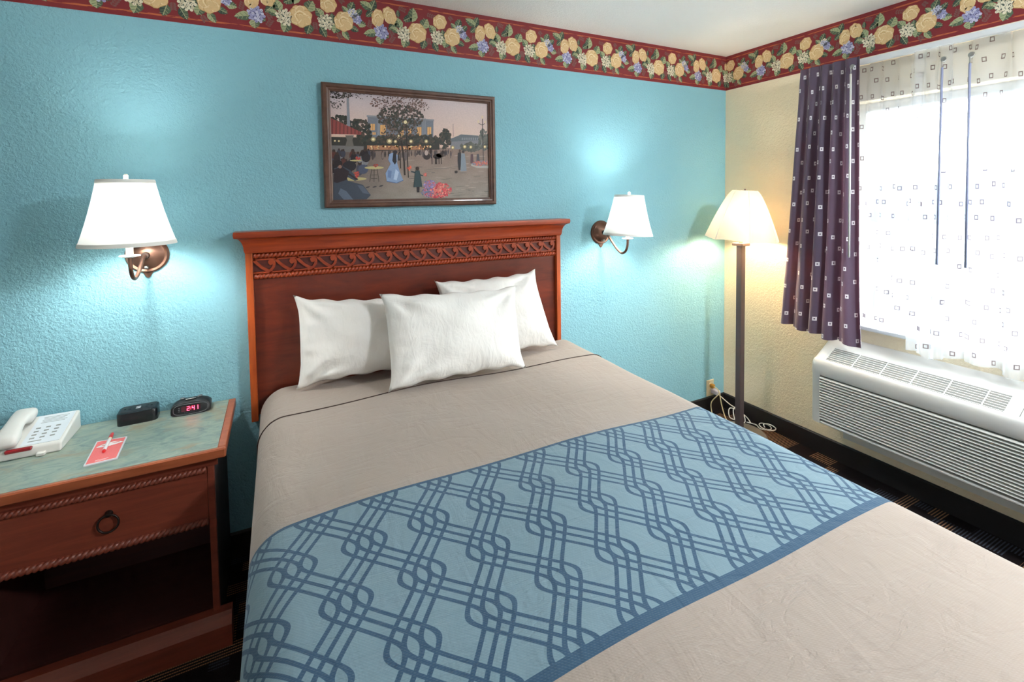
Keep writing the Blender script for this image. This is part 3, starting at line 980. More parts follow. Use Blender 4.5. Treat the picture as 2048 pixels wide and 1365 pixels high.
# ================================================================== wall lamps
def sconce(name, label, x, zp, drop, tilt, sz=0.041, sh_=0.220):
    """wall plate at (x, 0, zp); shade centre 0.245 m off the wall; drop lowers the shade"""
    t = thing(name, label, 'lamp', (x, 0, zp), 'wall lamps beside the headboard')
    obj('wall_plate', MB().lathe([(0.0, 0.0), (0.070, 0.0), (0.070, -0.006), (0.064, -0.012), (0.056, -0.010), (0.050, -0.013), (0.040, -0.024), (0.020, -0.031), (0.0, -0.032)], 48, axis='y', caps=False), M['bronze'], t, 30)
    tip = []
    for k in range(13):
        a = k / 12
        tip.append((-0.020 + 0.040 * a, -0.064 - 0.026 * math.sin(PI * a) ** 1.6))
    tip += [(0.020, -0.055), (-0.020, -0.055)]
    obj('plate_tip', MB().prism(tip, -0.007, 0.0, 'y'), M['bronze'], t)
    for dx in (-0.03, 0.03):
        obj('screw', MB().lathe([(0.0, -0.027), (0.004, -0.026), (0.005, -0.020), (0.005, -0.012)], 10, (dx, 0, 0.002), 'y'), M['steel'], t, 30)
    obj('switch_knob', MB().lathe([(0.0, -0.040), (0.006, -0.038), (0.007, -0.028), (0.005, -0.010)], 12, (0.0, 0, -0.047), 'y'), M['steel'], t, 30)
    obj('arm_socket', MB().lathe([(0.014, -0.028), (0.012, -0.045), (0.0, -0.046)], 16, (0, 0, 0.0), 'y'), M['bronze_dark'], t, 30)
    zd = 0.020 - drop                     # dish height above the plate centre
    y = -0.245
    P = [(0, -0.03, 0), (0, -0.06, -0.004), (0, -0.10, -0.022 - drop * .4), (0, -0.145, -0.050 - drop * .7), (0, -0.19, -0.064 - drop), (0, -0.225, -0.052 - drop), (0, -0.242, -0.02 - drop), (0, y, zd)]
    Q = []
    for i in range(len(P) - 1):
        for k in range(5):
            s = k / 5
            p0, p1, p2, p3 = [Vector(P[min(max(j, 0), len(P) - 1)]) for j in (i - 1, i, i + 1, i + 2)]
            Q.append(0.5 * (2 * p1 + (p2 - p0) * s + (2 * p0 - 5 * p1 + 4 * p2 - p3) * s * s + (3 * p1 - p0 - 3 * p2 + p3) * s ** 3))
    Q.append(Vector(P[-1]))
    obj('arm', MB().tube(Q, 0.0065, 12), M['bronze'], t, 'all')
    obj('drip_dish', MB().lathe([(0.0, zd - .004), (0.012, zd - .004), (0.030, zd + .001), (0.029, zd + .004), (0.0, zd + .002)], 28, (0, y, 0)), M['dish'], t, 30)
    obj('candle_sleeve', MB().lathe([(0.0105, zd + .003), (0.0105, zd + .085), (0.0, zd + .086)], 20, (0, y, 0)), M['candle'], t, 30)
    zb = zd + 0.145
    obj('bulb', MB().lathe([(0.012, zb - .062), (0.016, zb - .04), (0.029, zb - .012), (0.031, zb + .008), (0.024, zb + .028), (0.0, zb + .036)], 18, (0, y, 0)), M['bulb_cool'], t, 'all')
    # shade
    z0, z1 = zd + sz, zd + sz + sh_
    R0, R1 = 0.1335, 0.0785
    rot = Matrix.Translation((0, y, z0)) @ Matrix.Rotation(tilt, 4, 'Y') @ Matrix.Translation((0, -y, -z0))
    def cone(r0, h0, r1, h1, n=44, m=6):
        mb = MB(); rings = []
        for i in range(m + 1):
            a = i / m
            r = r0 + (r1 - r0) * a - 0.004 * math.sin(PI * a)
            rings.append([tuple(rot @ Vector((r * math.cos(2 * PI * k / n), y + r * math.sin(2 * PI * k / n), h0 + (h1 - h0) * a))) for k in range(n)])
        return mb.loft(rings)
    sh = obj('shade', cone(R0, z0, R1, z1), M['shade'], t, 'all')
    obj('bottom_band', cone(R0 + .0012, z0 - .001, R0 - .0022, z0 + .012, m=1), M['shade_trim'], sh, 'all')
    obj('top_band', cone(R1 + .0032, z1 - .011, R1 + .0008, z1 + .001, m=1), M['shade_trim'], sh, 'all')
    sp = MB()
    for k in range(3):
        a = 2 * PI * k / 3 + 0.4
        sp.tube([rot @ Vector((0, y, z1 - .008)), rot @ Vector((R1 * math.cos(a), y + R1 * math.sin(a), z1 - .006))], 0.0014, 6)
    for s in (-1, 1):
        sp.tube([(0, y, zd + .085), (s * .038, y, zd + .11), (s * .042, y, zd + .18), rot @ Vector((0, y, z1 - .008))], 0.0013, 6)
    obj('shade_wires', sp, M['steel'], t)
    obj('finial', MB().lathe([(0.007, z1 - .012), (0.007, z1 + .016), (0.004, z1 + .020), (0.0, z1 + .020)], 12, (rot @ Vector((0, y, z1)) - Vector((0, 0, z1)))), M['dish'], t, 30)
sconce('wall_sconce', 'bronze wall sconce with white cone shade above the nightstand', -3.224, 1.306, 0.0, 0.0)
sconce('wall_sconce', 'bronze wall sconce with white cone shade right of the headboard', -1.062, 1.290, 0.040, 0.05, 0.020, 0.218)

# ================================================================== floor lamp
fl = thing('floor_lamp', 'dark floor lamp with cream bell shade in the room corner', 'lamp', (-0.239, -0.315, 0))
obj('base', MB().lathe([(0.0, 0.0), (0.155, 0.0), (0.158, 0.008), (0.150, 0.016), (0.05, 0.024), (0.0, 0.024)], 48), M['base_disc'], fl, 30)
hp = 0.0185
obj('pole', MB().box(-hp, hp, -hp, hp, 0.02, 1.190, 0.002), M['pole'], fl)
obj('cap', MB().box(-0.037, 0.037, -0.037, 0.037, 1.188, 1.206, 0.003), M['pole'], fl)
obj('stem', MB().tube([(0, 0, 1.2), (0, 0, 1.30)], 0.011, 12), M['candle'], fl, 'all')
obj('bulb', MB().lathe([(0.013, 1.30), (0.018, 1.315), (0.031, 1.345), (0.030, 1.372), (0.02, 1.39), (0.0, 1.396)], 18), M['bulb_warm'], fl, 'all')
def bell():
    """six-panel bell shade, gently scalloped, leaning a little"""
    mb = MB(); rings = []; n = 96
    lean = Matrix.Translation((0, 0, 1.235)) @ Matrix.Rotation(0.07, 4, (0.79, 0.61, 0)) @ Matrix.Translation((0, 0, -1.235))
    for i in range(21):
        a = i / 20
        r = 0.070 + 0.138 * (1 - a) ** 0.78
        ring = []
        for k in range(n):
            th = 2 * PI * k / n
            six = abs(math.sin(3 * th + 0.4))
            rr = r * (0.935 + 0.065 * six ** 0.7) - 0.0012 * math.sin(40 * th)
            zz = 1.235 + 0.292 * a - 0.010 * (1 - a) ** 3 * (1 - six)
            ring.append(tuple(lean @ Vector((rr * math.cos(th), rr * math.sin(th), zz))))
        rings.append(ring)
    return mb.loft(rings), lean
mbb, lean = bell()
shd = obj('shade', mbb, M['shade_warm'], fl, 'all')
for k in range(6):
    th = (k * PI - 0.4) / 3
    pts = []
    for i in range(12):
        a = i / 11
        r = (0.070 + 0.138 * (1 - a) ** 0.78) * 0.937 + 0.001
        pts.append(lean @ Vector((r * math.cos(th), r * math.sin(th), 1.235 + 0.292 * a - 0.010 * (1 - a) ** 3)))
    obj('seam_piping', MB().tube(pts, 0.002, 6), M['shade_trim'], shd, 'all')
obj('finial', MB().tube([lean @ Vector((0, 0, 1.50)), lean @ Vector((0, 0, 1.536))], 0.006, 8), M['pole'], fl, 'all')
sp = MB()
for k in range(3):
    a = 2 * PI * k / 3
    sp.tube([lean @ Vector((0, 0, 1.516)), lean @ Vector((0.066 * math.cos(a), 0.066 * math.sin(a), 1.522))], 0.0016, 6)
for s in (-1, 1): sp.tube([(0, 0, 1.30), (s * .05, 0, 1.34), (s * .052, 0, 1.44), lean @ Vector((0, 0, 1.516))], 0.0015, 6)
obj('shade_wires', sp, M['steel'], fl)

# ================================================================== framed picture
M['frame'] = wood('bronzed_frame', S(72, 48, 40), S(112, 78, 62), (9, 9, 9), 0.4)
PX0, PX1, PZ0, PZ1 = -2.580, -1.748, 1.471, 2.025
pic = thing('framed_picture', 'framed dusk street scene print hanging above the headboard', 'picture', ((PX0 + PX1) / 2, 0, PZ0))
pw, ph_ = (PX1 - PX0) / 2, PZ1 - PZ0
FWD = 0.036
prof = [(0.0, 0.0), (0.0, -0.026), (0.006, -0.032), (0.016, -0.033), (0.021, -0.027), (0.027, -0.026), (0.030, -0.022), (0.036, -0.020), (0.036, -0.006)]
for side in ('left', 'right', 'top', 'bottom'):
    rings = []
    for d, y in prof:
        if side == 'left': r = [(-pw + d, y, d), (-pw + d, y, ph_ - d)]
        elif side == 'right': r = [(pw - d, y, d), (pw - d, y, ph_ - d)]
        elif side == 'top': r = [(-pw + d, y, ph_ - d), (pw - d, y, ph_ - d)]
        else: r = [(-pw + d, y, d), (pw - d, y, d)]
        rings.append(r)
    mb = MB(); mb.loft(rings, False)
    obj('frame_rail', mb, M['frame'], pic, 25)
obj('backing', MB().box(-pw + .03, pw - .03, -0.012, -0.004, .03, ph_ - .03), M['paper'], pic)
# the print; layout drawn in the coordinates of a 1883 x 1365 sketch
iw, ih = 2 * (pw - FWD) + .004, ph_ - 2 * FWD + .004
q0, q1, q2, q3 = Vector((170, 185)), Vector((1690, 300)), Vector((1708, 1220)), Vector((218, 1225))
def sk(x, y):
    """sketch pixel -> (u,v) in 0..1 by inverse bilinear iteration"""
    u, v = 0.5, 0.5; p = Vector((x, y))
    for _ in range(6):
        f = (q0 * (1 - u) + q1 * u) * (1 - v) + (q3 * (1 - u) + q2 * u) * v - p
        du = (q1 - q0) * (1 - v) + (q2 - q3) * v
        dv = (q3 - q0) * (1 - u) + (q2 - q1) * u
        det = du.x * dv.y - du.y * dv.x
        u -= (f.x * dv.y - f.y * dv.x) / det; v -= (du.x * f.y - du.y * f.x) / det
    return min(max(u, 0.0), 1.0), min(max(v, 0.0), 1.0)
A = Art(); r_ = random.Random(5)
def J(c, k=0.12):
    m = 1 + r_.uniform(-k, k)
    return (c[0] * m, c[1] * m, c[2] * m, 1)
TOPC, HORC, RT_ = S(196, 188, 200), S(230, 192, 166), S(222, 204, 200)
nx_, ny_ = 14, 10
def skyc(i, j):
    a, b = i / nx_, j / ny_
    c = [TOPC[k] * (1 - b) + HORC[k] * b for k in range(3)]
    c = [c[k] * (1 - .4 * a) + RT_[k] * .4 * a for k in range(3)]
    return (c[0], c[1], c[2], 1)
for i in range(nx_):
    for j in range(ny_):
        def g(i, j): return (150 + 1570 * i / nx_, 170 + 560 * j / ny_)
        A.poly([g(i, j), g(i + 1, j), g(i + 1, j + 1), g(i, j + 1)], [skyc(i, j), skyc(i + 1, j), skyc(i + 1, j + 1), skyc(i, j + 1)], 0)
gt, gb, gl = S(150, 126, 116), S(150, 142, 134), S(92, 82, 78)
def grc(i, j):
    a, b = i / nx_, j / ny_
    c = [gt[k] * (1 - b) + gb[k] * b for k in range(3)]
    m = min(1, a * 2.2 + .1 * b)
    c = [gl[k] * (1 - m) + c[k] * m for k in range(3)]
    w = 1 + .10 * math.sin(i * 2.1 + j * 1.3)
    return (c[0] * w, c[1] * w, c[2] * w, 1)
for i in range(nx_):
    for j in range(ny_):
        def g(i, j): return (150 + 1570 * i / nx_, 725 + 510 * j / ny_)
        A.poly([g(i, j), g(i + 1, j), g(i + 1, j + 1), g(i, j + 1)], [grc(i, j), grc(i + 1, j), grc(i + 1, j + 1), grc(i, j + 1)], 0)
for k in range(90):                       # wet paving glints
    A.ell(r_.uniform(900, 1690), r_.uniform(800, 1210), r_.uniform(15, 60), r_.uniform(1.5, 4), J(S(178, 160, 148) if k % 2 else S(120, 112, 108)), 1, 8)
# far buildings
A.poly([(1290, 640), (1400, 600), (1580, 612), (1700, 620), (1700, 745), (1290, 740)], S(132, 132, 138), 1)
A.poly([(1290, 645), (1400, 598), (1585, 610), (1585, 655), (1290, 668)], S(104, 110, 118), 2)
for k in range(9): A.poly([(1410 + 20 * k, 630), (1420 + 20 * k, 630), (1420 + 20 * k, 652), (1410 + 20 * k, 652)], S(150, 152, 158), 3)
A.poly([(500, 415), (1118, 455), (1118, 660), (500, 660)], S(122, 126, 138), 1)
A.poly([(492, 412), (1124, 452), (1124, 466), (492, 428)], S(146, 148, 156), 2)
for x in (600, 1010, 590, 1030): A.poly([(x, 440), (x + 10, 440), (x + 10, 650), (x, 650)], S(146, 150, 160), 2)
for x0, y0, x1, y1 in ((528, 495, 566, 556), (545, 575, 575, 600), (614, 505, 664, 600), (800, 540, 830, 610), (872, 540, 905, 610), (958, 526, 1000, 616), (1058, 526, 1096, 600)):
    A.poly([(x0, y0), (x1, y0), (x1, y1), (x0, y1)], J(S(238, 182, 118)), 3)
    A.line([((x0 + x1) / 2, y0), ((x0 + x1) / 2, y1)], 3, S(130, 110, 100), 3.5)
# tree masses at middle distance
def crown_blob(cx, cy, rx, ry, n, cols, lay, sz=(8, 22)):
    for k in range(n):
        a, d = r_.uniform(0, 2 * PI), math.sqrt(r_.random())
        A.ell(cx + rx * d * math.cos(a), cy + ry * d * math.sin(a), r_.uniform(*sz), r_.uniform(*sz) * .8, J(r_.choice(cols), .25), lay + r_.random() * .8, 7, r_.random() * 3)
G1 = [S(56, 58, 52), S(70, 66, 58), S(48, 54, 50), S(84, 72, 64)]
A.poly([(180, 620), (1180, 640), (1180, 745), (180, 760)], S(58, 56, 52), 3.6)
crown_blob(260, 470, 80, 50, 60, G1, 3.7); crown_blob(430, 520, 90, 70, 90, G1, 3.7); crown_blob(480, 610, 60, 70, 60, G1, 3.7)
crown_blob(840, 645, 340, 40, 200, G1, 4); crown_blob(1235, 640, 55, 90, 110, G1, 4); crown_blob(1100, 650, 70, 45, 60, G1, 4)
crown_blob(1650, 650, 60, 100, 110, [S(108, 110, 104), S(92, 98, 92), S(122, 120, 114)], 4); crown_blob(1500, 720, 110, 40, 80, [S(100, 100, 94), S(84, 88, 82)], 4)
# lit arcade and lamps
A.poly([(500, 700), (1010, 712), (1010, 745), (500, 745)], S(176, 124, 92), 5)
for k in range(60): A.ell(r_.uniform(500, 1120), r_.uniform(700, 735), r_.uniform(4, 12), r_.uniform(4, 12), J(r_.choice([S(250, 226, 170), S(238, 176, 112), S(120, 80, 60)])), 5.3, 8)
for x, y, r in ((553, 643, 12), (700, 660, 14), (755, 664, 9), (790, 612, 14), (900, 663, 10), (1048, 663, 10), (1315, 725, 10), (1440, 718, 10), (1505, 722, 9), (1657, 720, 9), (225, 658, 5), (258, 660, 5), (845, 478, 16)):
    A.ell(x, y, r * 1.9, r * 1.9, S(170, 150, 110), 5.5, 12); A.ell(x, y, r, r, S(254, 240, 196), 6, 12)
# crowd
for k in range(95):
    x = r_.uniform(520, 1360); h = r_.uniform(40, 95) * (0.7 if x > 900 else 1)
    y = 745 + r_.uniform(0, 25) + h * .5
    A.ell(x, y, h * .13, h * .5, J(r_.choice([S(62, 56, 58), S(84, 70, 68), S(104, 92, 92), S(72, 66, 74), S(128, 112, 106)]), .2), 6.2 + .004 * k, 8)
    A.ell(x, y - h * .55, h * .08, h * .09, S(92, 70, 62), 6.62 + .002 * k, 6)
# awning, fountain column
A.poly([(180, 440), (450, 575), (445, 600), (190, 592)], S(152, 76, 72), 6)
for k in range(8): A.poly([(195 + 32 * k, 455 + 15 * k), (207 + 32 * k, 460 + 15 * k), (207 + 32 * k, 594), (195 + 32 * k, 594)], S(118, 60, 60), 6.1)
A.poly([(316, 250), (334, 250), (352, 520), (324, 520)], S(138, 142, 152), 5.8)
A.poly([(310, 605), (384, 605), (372, 650), (386, 712), (312, 712), (326, 650)], S(112, 106, 100), 6)
A.poly([(190, 700), (470, 710), (470, 760), (190, 770)], S(120, 116, 116), 5.9)
# big tree
A.line([(846, 990), (838, 860), (815, 700), (790, 560)], 15, S(52, 44, 40), 6.6); A.line([(806, 925), (800, 780), (770, 640)], 9, S(60, 50, 44), 6.6)
crown_blob(800, 440, 215, 120, 420, [S(66, 64, 58), S(84, 76, 70), S(58, 62, 54), S(104, 86, 80)], 7, (7, 16))
crown_blob(800, 580, 180, 70, 170, [S(72, 66, 60), S(96, 80, 72), S(120, 94, 80)], 7, (5, 11))
crown_blob(780, 290, 260, 80, 240, [S(112, 86, 82), S(90, 74, 72), S(132, 100, 92)], 7, (4, 11)); crown_blob(960, 330, 110, 60, 90, [S(122, 96, 90), S(96, 80, 76)], 7, (4, 10))
crown_blob(260, 220, 110, 40, 120, [S(52, 50, 46), S(70, 62, 56)], 7, (4, 10)); crown_blob(240, 300, 60, 60, 50, [S(60, 56, 50)], 7, (3, 8)); crown_blob(450, 230, 90, 30, 25, [S(66, 60, 56)], 7, (3, 7))
# lamp posts
A.line([(850, 490), (868, 800), (880, 1015)], 8, S(44, 40, 40), 8); A.ell(845, 478, 16, 18, S(254, 240, 196), 8.2, 12)
A.line([(1630, 440), (1634, 640), (1642, 855)], 7, S(52, 50, 54), 8); A.line([(1588, 492), (1630, 508), (1660, 492)], 5, S(52, 50, 54), 8)
for x, y in ((1585, 475), (1628, 432), (1660, 480)): A.ell(x, y, 10, 16, S(226, 206, 176), 8.2, 10)
A.line([(1316, 495), (1320, 620)], 4, S(110, 100, 104), 8)
# carriage and horses
A.ell(1160, 810, 45, 26, S(50, 40, 40), 8); A.ell(1185, 800, 40, 22, S(62, 48, 44), 8); A.ell(1215, 770, 16, 18, S(54, 42, 42), 8.1)
for x in (1105, 1140, 1150, 1175, 1200): A.line([(x, 815), (x + 2, 885)], 6, S(44, 36, 36), 8)
A.ell(1055, 810, 36, 32, S(56, 46, 46), 8); A.ell(1050, 775, 18, 26, S(188, 168, 160), 8.2); A.ell(1092, 760, 14, 26, S(60, 44, 44), 8.2)
# strolling couple
A.poly([(1370, 775), (1400, 770), (1404, 850), (1394, 945), (1378, 945), (1368, 850)], S(44, 42, 48), 8); A.ell(1388, 758, 11, 15, S(84, 64, 58), 8.1)
A.poly([(1404, 780), (1440, 785), (1450, 850), (1462, 955), (1398, 958), (1400, 860)], S(136, 146, 158), 8.1); A.ell(1424, 766, 15, 13, S(70, 62, 64), 8.2); A.ell(1352, 963, 16, 13, S(56, 46, 42), 8)
A.poly([(1505, 790), (1528, 790), (1536, 875), (1502, 880)], S(96, 74, 80), 8); A.poly([(1572, 790), (1592, 790), (1602, 860), (1566, 862)], S(84, 84, 92), 8)
A.poly([(1505, 885), (1560, 905), (1700, 905), (1700, 930), (1570, 925), (1510, 905)], S(176, 172, 168), 8)
crown_blob(1610, 880, 90, 22, 90, [S(196, 112, 104), S(206, 132, 112), S(128, 134, 158)], 8.3, (5, 11))
# lady in pale blue
A.poly([(700, 785), (735, 770), (778, 795), (772, 870), (800, 960), (832, 1040), (770, 1068), (680, 1050), (668, 970), (712, 880), (690, 840)], S(138, 160, 196), 9)
A.poly([(735, 775), (762, 775), (768, 860), (752, 888), (728, 850)], S(44, 42, 50), 9.2); A.ell(752, 765, 24, 13, S(48, 46, 56), 9.3); A.poly([(760, 930), (790, 960), (770, 1040), (742, 1030)], S(182, 200, 224), 9.2); A.poly([(690, 940), (724, 950), (716, 1020), (688, 1010)], S(112, 134, 176), 9.2)
A.line([(680, 1048), (770, 1066), (832, 1040)], 7, S(92, 110, 150), 9.3)
# child with posies
A.poly([(945, 945), (985, 945), (1000, 1010), (1014, 1105), (930, 1108), (938, 1010)], S(54, 74, 80), 9); A.ell(965, 928, 17, 19, S(62, 48, 42), 9.1)
A.line([(945, 965), (905, 955)], 14, S(54, 72, 78), 9); A.line([(985, 985), (1018, 998)], 12, S(54, 72, 78), 9); A.poly([(958, 1105), (988, 1105), (986, 1158), (964, 1158)], S(44, 40, 44), 9)
crown_blob(886, 920, 20, 20, 16, [S(200, 84, 66), S(220, 108, 84)], 9.2, (6, 10)); crown_blob(1040, 988, 16, 18, 12, [S(206, 92, 86), S(220, 120, 110)], 9.2, (5, 9))
# bank of flowers
crown_blob(1165, 1140, 140, 72, 330, [S(206, 86, 92), S(224, 120, 110), S(190, 66, 80), S(226, 140, 132)], 9, (6, 13)); crown_blob(1085, 1085, 60, 42, 90, [S(132, 126, 176), S(150, 140, 186), S(196, 112, 120)], 9.5, (5, 11)); crown_blob(1070, 1160, 60, 50, 70, [S(124, 128, 172), S(96, 110, 130), S(168, 120, 148)], 9.5, (5, 11))
# café tables and guests
for k in range(38):
    x, y = r_.uniform(200, 520), r_.uniform(745, 900); s = r_.uniform(18, 42)
    A.ell(x, y + s, s * .8, s * 1.5, J(r_.choice([S(42, 36, 40), S(56, 46, 48), S(70, 70, 84), S(140, 140, 146), S(90, 50, 46)]), .2), 7.5 + .02 * k, 9); A.ell(x, y - s * .4, s * .4, s * .45, S(64, 48, 42), 7.51 + .02 * k, 8)
for x, y, rx in ((566, 916, 86), (405, 846, 52), (395, 1022, 106)):
    A.ell(x, y, rx, rx * .16, S(190, 178, 128), 8.5, 18); crown_blob(x + 15, y - 22, 20, 14, 14, [S(196, 84, 72), S(176, 60, 60)], 8.7, (5, 9))
for dx in (-22, 0, 26): A.line([(566 + dx, 926), (566 + dx * 1.7, 1052)], 5, S(74, 68, 62), 8.4)
for y in (940, 985, 1020): A.line([(540, y), (596, y)], 4, S(74, 68, 62), 8.4)
A.ell(470, 930, 44, 46, S(78, 86, 108), 8.4); A.ell(495, 820, 36, 42, S(48, 42, 46), 8.4); A.ell(350, 900, 60, 50, S(44, 40, 46), 8.3); crown_blob(416, 970, 22, 22, 18, [S(196, 84, 72)], 8.8, (6, 10))
A.poly([(222, 920), (290, 900), (360, 940), (430, 1030), (400, 1040), (330, 1000), (340, 1040), (470, 1080), (540, 1180), (500, 1224), (300, 1222), (222, 1222)], S(66, 74, 88), 9); A.poly([(222, 930), (290, 905), (350, 950), (330, 1030), (250, 1060), (222, 1050)], S(50, 40, 46), 9.2)
A.ell(255, 872, 36, 34, S(44, 36, 38), 9.3); A.ell(272, 905, 15, 17, S(150, 112, 100), 9.35); A.line([(340, 970), (420, 1028)], 16, S(52, 44, 48), 9.3)
A.poly([(280, 1110), (330, 1140), (390, 1222), (310, 1222), (262, 1160)], S(96, 108, 128), 9.3); A.poly([(420, 1080), (470, 1090), (530, 1170), (470, 1160)], S(86, 96, 114), 9.3)
for x, y in ((512, 1103), (572, 1100), (630, 1092)): A.ell(x, y, 20, 7, S(72, 68, 72), 9, 8, -.3)
A.build('print', lambda x, y, l: ((sk(x, y)[0] - .5) * iw, -0.0125 - 0.00018 * l, ph_ / 2 + (.5 - sk(x, y)[1]) * ih), M['print_pic'], pic)

# ================================================================== nightstand
NX0, NX1 = -3.64, -2.951
ZTOP = 0.683
ns = thing('nightstand', 'mahogany nightstand with slate laminate top and one drawer', 'nightstand', (-3.28, -0.22, 0))
ox, oy = -3.28, -0.22
def nb(x0, x1, y0, y1, z0, z1, b=0.0): return MB().box(x0 - ox, x1 - ox, y0 - oy, y1 - oy, z0, z1, b)
YT = -0.446                               # front of the top
top = obj('top', nb(NX0, NX1, YT, -0.006, ZTOP - 0.030, ZTOP - 0.0008, 0.002), M['wood_ns_edge'], ns)
obj('laminate_inlay', nb(NX0 + 0.022, NX1 - 0.024, YT + 0.014, -0.007, ZTOP - 0.004, ZTOP), M['laminate'], top)
obj('edge_strip', nb(NX1 - 0.0235, NX1 + 0.0005, YT + 0.014, -0.006, ZTOP - 0.03, ZTOP + 0.0006, 0.002), M['wood_ns_edge'], top)
obj('front_strip', nb(NX0, NX1 + 0.001, YT - 0.003, YT + 0.0135, ZTOP - 0.032, ZTOP + 0.0006, 0.004), M['wood_ns_edge'], top)
BXR, BXL, BYF = -2.990, -3.585, -0.405    # body
# cove under the top
pr = [(BYF, 0.612), (BYF - 0.004, 0.620)]
for k in range(6):
    a = k / 5 * PI / 2
    pr.append((BYF - 0.004 - 0.026 * (1 - math.cos(a)), 0.622 + 0.030 * math.sin(a)))
pr += [(BYF, 0.653)]
obj('cove_moulding', MB().prism([(y - oy, z) for y, z in pr], BXL - 0.012 - ox, BXR + 0.012 - ox, 'x'), M['wood_ns'], ns, 35)
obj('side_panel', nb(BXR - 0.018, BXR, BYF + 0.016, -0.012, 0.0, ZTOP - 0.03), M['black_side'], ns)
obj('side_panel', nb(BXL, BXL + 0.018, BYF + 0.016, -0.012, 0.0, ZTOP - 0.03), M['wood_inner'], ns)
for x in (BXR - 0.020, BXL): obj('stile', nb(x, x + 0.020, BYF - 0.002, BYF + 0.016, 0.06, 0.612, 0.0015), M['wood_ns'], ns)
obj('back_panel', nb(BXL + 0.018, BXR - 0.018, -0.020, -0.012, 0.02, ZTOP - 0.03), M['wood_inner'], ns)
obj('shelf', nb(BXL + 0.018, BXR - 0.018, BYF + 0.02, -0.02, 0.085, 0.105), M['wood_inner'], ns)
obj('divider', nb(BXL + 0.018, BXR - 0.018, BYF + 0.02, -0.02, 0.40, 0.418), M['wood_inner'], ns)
dr = obj('drawer', nb(BXL + 0.021, BXR - 0.021, BYF - 0.001, -0.05, 0.425, 0.609, 0.002), M['wood_ns'], ns)
rope(BXL + 0.022 - ox, BXR - 0.022 - ox, BYF - 0.004 - oy, 0.604, 0.010, 0.0135, 'rope_moulding', ns, M['wood_ns'])
rope(BXL + 0.022 - ox, BXR - 0.022 - ox, BYF - 0.004 - oy, 0.424, 0.0115, 0.0150, 'rope_moulding', ns, M['wood_ns'])
rx, rz = -3.273, 0.508
ring = [(rx - ox + 0.026 * math.sin(2 * PI * k / 40), BYF - 0.010 - 0.006 * (1 - math.cos(2 * PI * k / 40)) / 2 - oy, rz + 0.026 * math.cos(2 * PI * k / 40)) for k in range(41)]
rg = obj('ring_pull', MB().tube(ring, 0.0032, 10), M['bronze_dark'], dr, 'all')
obj('ring_boss', MB().lathe([(0.0, -0.014), (0.006, -0.013), (0.009, -0.004), (0.011, 0.0)], 16, (rx - ox, BYF - 0.001 - oy, rz + 0.026), 'y'), M['bronze_dark'], dr, 40)
PYF = -0.456
obj('plinth', MB().prism([(y - oy, z) for y, z in ((PYF + 0.062, 0.0), (PYF, 0.0), (PYF, 0.074), (PYF + 0.030, 0.104), (PYF + 0.062, 0.104))], BXL - 0.03 - ox, -2.953 - ox, 'x'), M['wood_ns'], ns)

# ------------------------------------------------------------------ telephone
tp = thing('telephone', 'ivory desk telephone with handset and red message light', 'telephone', (-3.525, -0.115, ZTOP))
def q3(x, y, z): return (x + 3.525, y + 0.115, z - ZTOP)
def wedge(x0, x1, y0, y1, zf0, zf1, zr0, zr1):
    v = [q3(x0, y0, zf0), q3(x1, y0, zf0), q3(x1, y1, zr0), q3(x0, y1, zr0), q3(x0, y0 + .006, zf1), q3(x1, y0 + .006, zf1), q3(x1, y1, zr1), q3(x0, y1, zr1)]
    return MB().add(v, [(0, 3, 2, 1), (4, 5, 6, 7), (0, 1, 5, 4), (1, 2, 6, 5), (2, 3, 7, 6), (3, 0, 4, 7)])
def phz(y): return 0.712 + (y + 0.204) / 0.178 * 0.040
body = obj('body', wedge(-3.612, -3.440, -0.210, -0.026, 0.6835, 0.712, 0.6835, 0.752), M['phone'], tp)
md = body.modifiers.new('bevel', 'BEVEL'); md.width = 0.006; md.segments = 3
def plate(x0, x1, y0, y1, lift, name, mat, parent):
    v = [q3(x0, y0, phz(y0) + lift), q3(x1, y0, phz(y0) + lift), q3(x1, y1, phz(y1) + lift), q3(x0, y1, phz(y1) + lift)]
    v += [(a, b, c - 0.0025) for a, b, c in v]
    return obj(name, MB().add(v, [(0, 1, 2, 3), (7, 6, 5, 4), (0, 4, 5, 1), (1, 5, 6, 2), (2, 6, 7, 3), (3, 7, 4, 0)]), mat, parent)
plate(-3.548, -3.450, -0.190, -0.034, 0.0012, 'faceplate', M['phone_face'], tp)
for r in range(4):
    for c in range(3):
        x, y = -3.529 + c * 0.026, -0.158 + r * 0.0175
        plate(x - .0062, x + .0062, y - .0026, y + .0026, 0.0024, 'key', M['ink'], tp)
for k in range(5): plate(-3.532 + .002 * (k % 2), -3.464 - .004 * (k % 3), -0.048 - k * 0.0075, -0.0462 - k * 0.0075, 0.0016, 'print_line', M['ink'], tp)
plate(-3.534, -3.500, -0.176, -0.172, 0.0016, 'print_line', M['ink'], tp)
obj('message_light', MB().box(*[v for v in (-3.578 + 3.525, -3.512 + 3.525, -0.2125 + .115, -0.198 + .115)], 0.705 - ZTOP, 0.7165 - ZTOP, 0.003), M['red_lens'], tp)
obj('tether_tab', MB().box(-3.500 + 3.525, -3.478 + 3.525, -0.222 + .115, -0.206 + .115, 0.0006, 0.012, 0.002), M['white_plastic'], tp)
